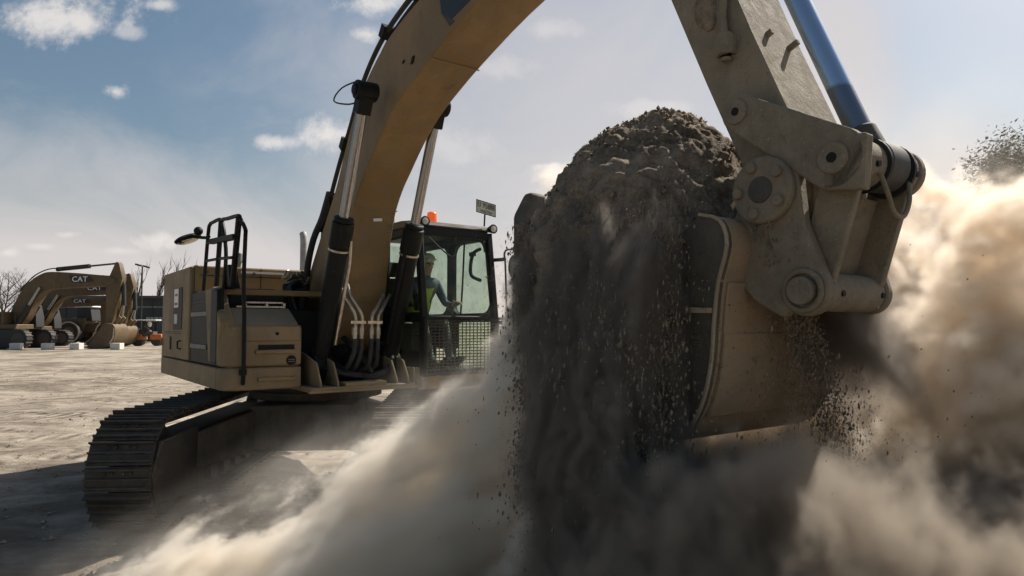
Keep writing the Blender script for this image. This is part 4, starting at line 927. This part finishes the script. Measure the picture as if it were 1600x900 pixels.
# ================================================================== ground
def ground():
    rs = [0.6]; 
    while rs[-1] < 40: rs.append(rs[-1]*1.022+.012)
    while rs[-1] < 4000: rs.append(rs[-1]*1.25)
    na = 420; v = [(0, 0, 0)]; f = []
    angs = [R(-70+140*j/(na*.8-1)) for j in range(int(na*.8))]+[R(70+220*(j+1)/(na*.2+1)) for j in range(int(na*.2))]
    na = len(angs)
    for r_ in rs:
        for a in angs:
            x, y = r_*math.sin(a), r_*math.cos(a); z = 0.
            if r_ < 60:
                fa = 1 if r_ < 30 else (60-r_)/30; p = Vector((x, y, 0))
                z = fa*(.05*mnoise.noise(p*.35)+.03*fbm(p*1.3, 3)+.018*abs(fbm(p*4.0+Vector((7, 0, 0)), 3))+.008*mnoise.noise(p*14))
                z -= .01
            else: z = -.01
            v.append((x, y, z))
    f += [(0, 1+j, 1+(j+1) % na) for j in range(na)]
    for i in range(len(rs)-1):
        for j in range(na): f.append((1+i*na+j, 1+(i+1)*na+j, 1+(i+1)*na+(j+1) % na, 1+i*na+(j+1) % na))
    b = MB(); b.v = v; b.f = f; return b
m, n, b_ = new_mat('dry_dirt_ground'); P = n.node('ShaderNodeTexCoord').outputs['Object']
a1 = n.noise(P, .25, 6, .6, .5); a2 = n.noise(n.v('MULTIPLY', P, (.75, 1.35, 1)), 1.3, 10, .68, .4); a3 = n.noise(P, 22, 6, .75)
c = n.mix(n.ramp(n.add(n.mul(a1, .45), n.mul(a2, .55)), .40, .59), (.17, .139, .107), (.40, .345, .275))
c = n.mix(n.mul(n.ramp(a3, .5, .72), .5), c, (.17, .135, .1))
n.put(b_.inputs['Base Color'], c); b_.inputs['Roughness'].default_value = .95; b_.inputs['Specular IOR Level'].default_value = .1
bp_ = n.node('ShaderNodeBump'); bp_.inputs['Strength'].default_value = .9; bp_.inputs['Distance'].default_value = .10
gx_, gy_, _ = n.xyz(P); tk = None
wob = n.mul(n.m('SINE', n.mul(gx_, .25)), .5)
for (y0_, sl_, w_) in ((15.2, .02, .6), (17.9, .03, .5), (11.4, -.14, .6), (12.9, -.12, .55), (24., .03, .6), (9.6, -.2, .55), (21., -.02, .6), (29., .05, .7)):
    dd_ = n.m('ABSOLUTE', n.sub(n.sub(gy_, n.add(wob, y0_)), n.mul(gx_, sl_)))
    k = n.ramp(dd_, w_, w_*.75); tk = k if tk is None else n.mx(tk, k)
tk = n.mul(tk, n.mul(n.ramp(n.noise(P, .33, 4, .6), .44, .58), n.ramp(gx_, -2.6, -3.4)))
bars = n.mul(n.add(n.m('SINE', n.add(n.mul(gx_, 2*math.pi/.30), n.mul(n.noise(P, .7, 3), 5.))), 1.), .5)
hgt = n.sub(n.add(n.mul(a2, 1.3), n.mul(a3, .45)), n.mul(tk, n.add(.25, n.mul(bars, 1.1))))
n.put(bp_.inputs['Height'], hgt); n.put(b_.inputs['Normal'], bp_.outputs[0])
go = ground().build('ground', m, smooth=180); tag(go, 'pale dry dirt yard with track prints', kind='structure')
# pebbles lying on the yard
pts = []
for k in range(5200):
    y = 3+27*random.random()**1.6; x = u(-.8, .35)*y; pts.append(((x, y, .02+.01*mnoise.noise(Vector((x, y, 0)))), .008+.03*random.random()**5, .6))
o = grains(pts).build('gravel', soil_mat('pebble', (.2, .16, .12), (.4, .34, .27), 20, .3), smooth=None); tag(o, 'scattered clods and pebbles lying on the dry yard', 'gravel', kind='stuff')

# ================================================================== sky, sun, camera
SUN_AZ, SUN_EL = 49., 47.            # azimuth from +Y towards +X
W = bpy.data.worlds.new('World'); S.world = W; W.use_nodes = True
wt = W.node_tree; n = NT(wt); bg = wt.nodes['Background']
sk = n.node('ShaderNodeTexSky', sky_type='NISHITA', sun_disc=False); sk.sun_elevation = R(SUN_EL); sk.sun_rotation = R(SUN_AZ); sk.air_density = 1.2; sk.dust_density = 2.2; sk.ozone_density = 1.2; sk.altitude = 60
hs = n.node('ShaderNodeHueSaturation'); hs.inputs['Saturation'].default_value = SKY_SAT if 'SKY_SAT' in globals() else 1.05; hs.inputs['Hue'].default_value = .492; wt.links.new(sk.outputs[0], hs.inputs['Color'])
D = n.node('ShaderNodeTexCoord').outputs['Generated']
dx, dy, dz = n.xyz(D); yy = n.mx(dy, .05); U_, V_ = n.div(dx, yy), n.div(dz, yy)
uv = n.vec(U_, V_, 0.)
nz1 = n.noise(uv, 11, 9, .68, .3); nz2 = n.noise(n.v('MULTIPLY', uv, (1., 1.8, 1)), 2.2, 7, .58, .6); nz3 = n.noise(uv, 34, 5, .6)
cl = None
def px_uv(px_, py_):
    p = math.atan(58/1080); X = (px_-800)/1080; Yv = (450-py_)/1080; y = math.cos(p)-Yv*math.sin(p); z = math.sin(p)+Yv*math.cos(p); return X/y, z/y
for (px_, py_, w_, h_, s_) in ((100, 28, 135, 42, .9), (200, 50, 40, 16, .5), (180, 143, 24, 13, .9), (430, 223, 42, 13, .8), (512, 212, 52, 30, .9), (240, 376, 44, 16, .8), (105, 367, 24, 7, .6), (62, 385, 24, 6, .5), (12, 395, 24, 9, .6), (190, 392, 36, 8, .5), (575, 6, 60, 20, .85), (575, 54, 28, 15, .8), (250, 8, 28, 13, .7), (860, 45, 50, 18, .35), (770, 105, 70, 26, .3), (1010, 172, 90, 16, .4), (700, 230, 90, 40, .35)):
    u0, v0 = px_uv(px_, py_)
    d = n.m('SQRT', n.add(n.m('POWER', n.div(n.sub(U_, u0), w_/1080), 2), n.m('POWER', n.div(n.sub(V_, v0), h_/1080), 2)))
    d = n.add(d, n.add(n.mul(n.sub(nz1, .5), 2.9), n.mul(n.sub(nz3, .5), 1.3)))
    k = n.mul(n.ramp(d, 1.15, .0), s_*.85); cl = k if cl is None else n.mx(cl, k)
veil = n.mul(n.ramp(n.add(nz2, n.mul(n.sub(V_, .25), -.55)), .42, .75), .55)      # thin high cloud, denser near the horizon
for (px_, py_, w_, h_, s_) in ((900, 180, 560, 420, .42), (1300, 120, 130, 330, .55), (1480, 300, 260, 150, .5)):   # broad milky cloud banks
    u0, v0 = px_uv(px_, py_); d = n.m('SQRT', n.add(n.m('POWER', n.div(n.sub(U_, u0), w_/1080), 2), n.m('POWER', n.div(n.sub(V_, v0), h_/1080), 2)))
    veil = n.mx(veil, n.mul(n.ramp(n.add(d, n.mul(n.sub(nz2, .5), 1.6)), 1.1, .1), s_+.25))
low_ = n.ramp(V_, .30, -.02, 0, .85)
CLC = (8.6, 8.0, 7.9)
c = n.mix(n.mn(n.add(veil, n.mul(low_, .75)), .92), hs.outputs[0], CLC); c = n.mix(cl, c, (11., 10.3, 9.7))
wt.links.new(c, bg.inputs['Color']); bg.inputs['Strength'].default_value = .055
sd_ = bpy.data.lights.new('sun', 'SUN'); sd_.energy = 5.0; sd_.angle = R(.5); sd_.color = (1, .94, .85)
so = bpy.data.objects.new('sun', sd_); COL.objects.link(so)
dv = Vector((math.sin(R(SUN_AZ))*math.cos(R(SUN_EL)), math.cos(R(SUN_AZ))*math.cos(R(SUN_EL)), math.sin(R(SUN_EL))))
so.rotation_euler = dv.to_track_quat('Z', 'Y').to_euler(); so.location = (8, 8, 12)
cd = bpy.data.cameras.new('camera'); cam = bpy.data.objects.new('camera', cd); COL.objects.link(cam)
cd.sensor_width = 36; cd.lens = 36*1080/1600; cd.clip_start = .05; cd.clip_end = 8000
cam.location = (0, 0, 1.885); cam.rotation_euler = (R(90)+math.atan(58/1080), 0, 0); S.camera = cam
S.view_settings.view_transform = 'Standard'; S.view_settings.look = 'None'; S.view_settings.gamma = 1; S.view_settings.use_curve_mapping = False
S.view_settings.exposure = .6
# ================================================================== dust: fog grids grown from position fields
def dust_mat(name, col, aniso=.45, dens=1.):
    m = bpy.data.materials.new(name); m.use_nodes = True; t = m.node_tree
    t.nodes.remove(t.nodes['Principled BSDF']); v = t.nodes.new('ShaderNodeVolumePrincipled')
    v.inputs['Color'].default_value = (*col, 1); v.inputs['Density'].default_value = dens; v.inputs['Anisotropy'].default_value = aniso
    t.links.new(v.outputs[0], t.nodes['Material Output'].inputs['Volume']); return m
def dust(name, lo, hi, res, mat, field, label):
    me = bpy.data.meshes.new(name); me.materials.append(mat); o = bpy.data.objects.new(name, me); COL.objects.link(o)
    tr = bpy.data.node_groups.new(name, 'GeometryNodeTree'); tr.interface.new_socket('Geometry', in_out='OUTPUT', socket_type='NodeSocketGeometry')
    n = NT(tr); vc = n.node('GeometryNodeVolumeCube'); sm = n.node('GeometryNodeSetMaterial'); out = n.node('NodeGroupOutput')
    sm.inputs['Material'].default_value = mat
    P = n.node('GeometryNodeInputPosition').outputs[0]
    n.put(vc.inputs['Density'], field(n, P)); vc.inputs['Background'].default_value = 0
    vc.inputs['Min'].default_value = lo; vc.inputs['Max'].default_value = hi
    for k, a, b in zip('XYZ', lo, hi): vc.inputs['Resolution '+k].default_value = max(8, int((b-a)/res))
    tr.links.new(vc.outputs[0], sm.inputs[0]); tr.links.new(sm.outputs[0], out.inputs[0])
    o.modifiers.new('grow', 'NODES').node_group = tr
    tag(o, label, 'dust', kind='stuff'); return o
def edge(n, P, lo, hi, w):
    """1 inside the box, fading to 0 at its walls"""
    r_ = None
    for c, a, b, q in zip(n.xyz(P), lo, hi, w):
        for k in (n.ramp(c, a, a+q), n.ramp(c, b, b-q)) if q else ():
            r_ = k if r_ is None else n.mul(r_, k)
    return r_
def blob(n, P, c, r_):
    d = n.v('DIVIDE', n.v('SUBTRACT', P, c), r_); return n.sub(1., n.v('LENGTH', d))
def union(n, *a):
    r_ = a[0]
    for q in a[1:]: r_ = n.mx(r_, q)
    return r_
def billow(n, P, sc, seed, det=5):
    """puffy noise about 0: warped, with rounded heads"""
    Q = n.v('ADD', P, (seed*7.3, seed*3.1, seed*1.7))
    wv = n.v('SUBTRACT', n.noise(Q, sc*.9, 2, .5, col=True), (.5, .5, .5)); Q = n.v('ADD', Q, n.v('SCALE', wv, scale=.55/sc))
    a = n.noise(Q, sc, det+1, .68)
    b = n.m('ABSOLUTE', n.sub(n.noise(Q, sc*2.1, 6, .6), .5))
    return n.sub(n.add(n.mul(n.sub(a, .5), 1.5), n.mul(b, .9)), .10)
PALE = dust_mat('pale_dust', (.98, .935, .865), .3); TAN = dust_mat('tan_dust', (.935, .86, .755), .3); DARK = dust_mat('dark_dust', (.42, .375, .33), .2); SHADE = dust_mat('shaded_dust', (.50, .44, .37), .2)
# --- plume rolling out over the yard in front of the machine
lo, hi = (-4.2, 2.1, -.05), (1.1, 7.6, 3.0)
def f_left(n, P):
    x, y, z = n.xyz(P)
    t = n.m('MAXIMUM', n.div(n.add(x, 3.5), 3.5), 0.)
    h = n.add(n.mul(n.m('POWER', t, 1.2), 1.95), n.mul(n.ramp(x, -.25, .3), 1.0))
    yc = n.add(4.75, n.mul(x, -.12)); w = n.add(1.1, n.mul(t, .4))
    across = n.sub(1., n.m('POWER', n.div(n.sub(y, yc), w), 2))
    h = n.mul(h, n.mx(across, -.5))
    e = n.div(n.sub(h, z), .55)
    c30, s30 = math.cos(R(32)), math.sin(R(32))
    Q = n.vec(n.mul(n.add(n.mul(x, c30), n.mul(z, s30)), .42), y, n.sub(n.mul(z, c30), n.mul(x, s30)))     # drawn out up the slope
    d = n.add(n.mn(e, 1.), n.mul(billow(n, Q, 1.7, 1, 7), 2.7))
    d = n.add(d, n.mul(n.sub(n.noise(Q, 8.5, 7, .7), .5), 1.5))
    gap = n.noise(n.v('ADD', Q, (3.1, 1.7, 9.2)), 2.7, 6, .66, .5)
    d = n.mul(n.mul(n.ramp(d, .38, 1.0), n.ramp(gap, .42, .57, .08, 1.)), 22.)
    thin = n.mul(n.ramp(e, -.7, .5), n.mul(n.ramp(n.noise(Q, 1.9, 7, .66), .44, .68), .8))
    return n.mul(n.add(d, thin), edge(n, P, lo, hi, (.5, .4, .001)))
L_LO, L_HI = lo, hi
dust('dust_plume', lo, hi, .018, PALE, f_left, 'pale dust plume rolling low over the yard before the crawler tracks')
# --- tall sunlit cloud behind and beside the bucket
lo2, hi2 = (-1.2, 3.1, -.05), (8.5, 11.2, 5.0)
def f_right(n, P):
    x, y, z = n.xyz(P)
    e = union(n, n.mul(blob(n, P, (3.9, 5.4, 1.2), (1.9, 2.0, 2.0)), 2.), n.mul(blob(n, P, (2.75, 3.95, 1.15), (1.1, .9, 1.75)), 2.), n.mul(blob(n, P, (2.5, 5.0, .5), (1.5, 1.5, 1.35)), 2.), n.mul(blob(n, P, (6.0, 7.0, 1.2), (2.3, 2.6, 1.7)), 2.), n.mul(blob(n, P, (.9, 6.6, .5), (1.3, 1.6, 1.5)), 2.))
    d = n.add(n.mn(e, 1.), n.mul(billow(n, P, 1.15, 2, 7), 2.5))
    d = n.add(d, n.mul(n.sub(n.noise(P, 6.5, 7, .7), .5), 1.5))
    d = n.mul(n.ramp(d, .3, 1.2), 32.)
    e2 = n.mx(blob(n, P, (3.6, 7., 2.2), (3.0, 3.2, 2.8)), 0.)
    thin = n.mul(n.ramp(e2, 0, .7), n.mul(n.ramp(n.noise(P, .8, 7, .62, .6), .40, .72), .24))
    thin = n.mul(thin, n.ramp(x, 5.2, 3.9))
    e3 = n.mx(blob(n, P, (.7, 9.7, 1.3), (1.7, 1.2, 2.3)), 0.)
    thin = n.add(thin, n.mul(n.ramp(e3, 0, .8), .8))
    return n.mul(n.add(d, thin), edge(n, P, lo2, hi2, (.5, .3, .001)))
dust('dust_cloud', lo2, hi2, .03, TAN, f_right, 'tall sunlit cloud of tan dust billowing behind the bucket')
# --- dense falling dust beside the bucket, drawn out in vertical streaks
lo3, hi3 = (-.75, 1.5, -.05), (2.4, 4.9, 2.75)
def f_fall(n, P):
    x, y, z = n.xyz(P)
    q = n.v('SUBTRACT', P, (EX.location.x, EX.location.y, 0)); ca, sa = math.cos(R(54)), math.sin(R(54))
    qx, qy, _ = n.xyz(q); a = n.sub(n.mul(qx, ca), n.mul(qy, sa)); l = n.add(n.mul(qx, sa), n.mul(qy, ca))
    dn = n.sub(2.5, z)
    wv = n.mul(n.sub(n.noise(P, 1.7, 4, .55), .5), .45)
    st = n.noise(n.v('ADD', n.vec(a, l, n.mul(z, .16)), n.vec(wv, wv, 0.)), 9.0, 8, .78)
    st = n.add(n.mul(st, .8), n.mul(n.noise(P, 13., 5, .7), .2))
    top = n.add(2.45, n.mul(n.sub(n.noise(n.vec(a, l, 0.), 3.5, 5, .65), .5), 1.3))
    fall = n.ramp(n.sub(top, z), 0., .35)
    wl = n.add(.15, n.mul(dn, .15))
    core = n.sub(1., n.m('POWER', n.div(n.add(l, n.add(.68, n.mul(dn, .10))), wl), 2))
    s_lo = n.sub(n.add(5.22, n.mul(dn, .36)), n.mul(wv, .7)); s_hi = n.add(n.add(6.38, n.mul(wv, .1)), n.mul(n.ramp(z, 1.35, .7), .9))
    sside = n.mn(n.div(n.sub(a, s_lo), .16), n.div(n.sub(s_hi, a), .06))
    e = n.mn(n.mn(core, sside), 1.)
    d = n.mul(n.ramp(n.add(n.mn(e, .5), n.mul(n.sub(st, .5), 3.8)), .1, .7), 40.)
    d = n.mul(n.mul(d, n.ramp(z, .2, 1.6, .35, 1.)), fall)
    core2 = n.mn(n.sub(1., n.m('POWER', n.div(n.sub(a, n.add(6.60, n.mul(dn, .09))), n.add(.14, n.mul(dn, .14))), 2)), n.mn(n.div(n.sub(l, n.sub(n.mul(n.sub(2.05, z), .95), .13)), .2), n.div(n.sub(.62, l), .25)))
    d2 = n.mul(n.mul(n.ramp(n.add(n.mn(core2, 1.), n.mul(n.sub(st, .5), 3.)), .0, 1.1), 26.), n.ramp(z, 2.45, 2.2))
    return n.mul(n.mx(d, d2), edge(n, P, lo3, hi3, (.15, .15, .001)))
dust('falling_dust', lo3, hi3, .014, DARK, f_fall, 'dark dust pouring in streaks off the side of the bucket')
# --- shaded dust boiling on the ground below the bucket
lo4, hi4 = (-.9, 1.1, -.05), (3.9, 4.7, 1.95)
def f_low(n, P):
    x, y, z = n.xyz(P)
    hx = n.mul(n.ramp(x, -.6, .7), n.ramp(x, 3.8, 2.8)); hy = n.mul(n.ramp(y, 1.5, 2.5), n.ramp(y, 4.6, 3.9))
    h = n.mul(n.mul(hx, hy), n.sub(1.45, n.mul(n.m('ABSOLUTE', n.sub(x, 1.1)), .14)))
    e = n.div(n.sub(h, z), .45)
    Q = n.vec(x, y, n.mul(z, .7))
    d = n.add(n.mn(e, 1.), n.mul(billow(n, Q, 2.1, 4, 7), 2.3))
    d = n.add(d, n.mul(n.sub(n.noise(Q, 10., 6, .65), .5), 1.0))
    d = n.mul(n.m('POWER', n.ramp(d, .1, 1.3, smooth=False), 1.2), 30.)
    return n.mul(d, edge(n, P, lo4, hi4, (.2, .2, .001)))
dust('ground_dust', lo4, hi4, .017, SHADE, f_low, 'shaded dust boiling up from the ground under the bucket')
S.cycles.volume_bounces = 9; S.cycles.volume_step_rate = 2.5; S.cycles.volume_max_steps = 512
S.cycles.max_bounces = 12; S.cycles.transparent_max_bounces = 16
S.cycles.use_denoising = True; S.cycles.sample_clamp_indirect = 6
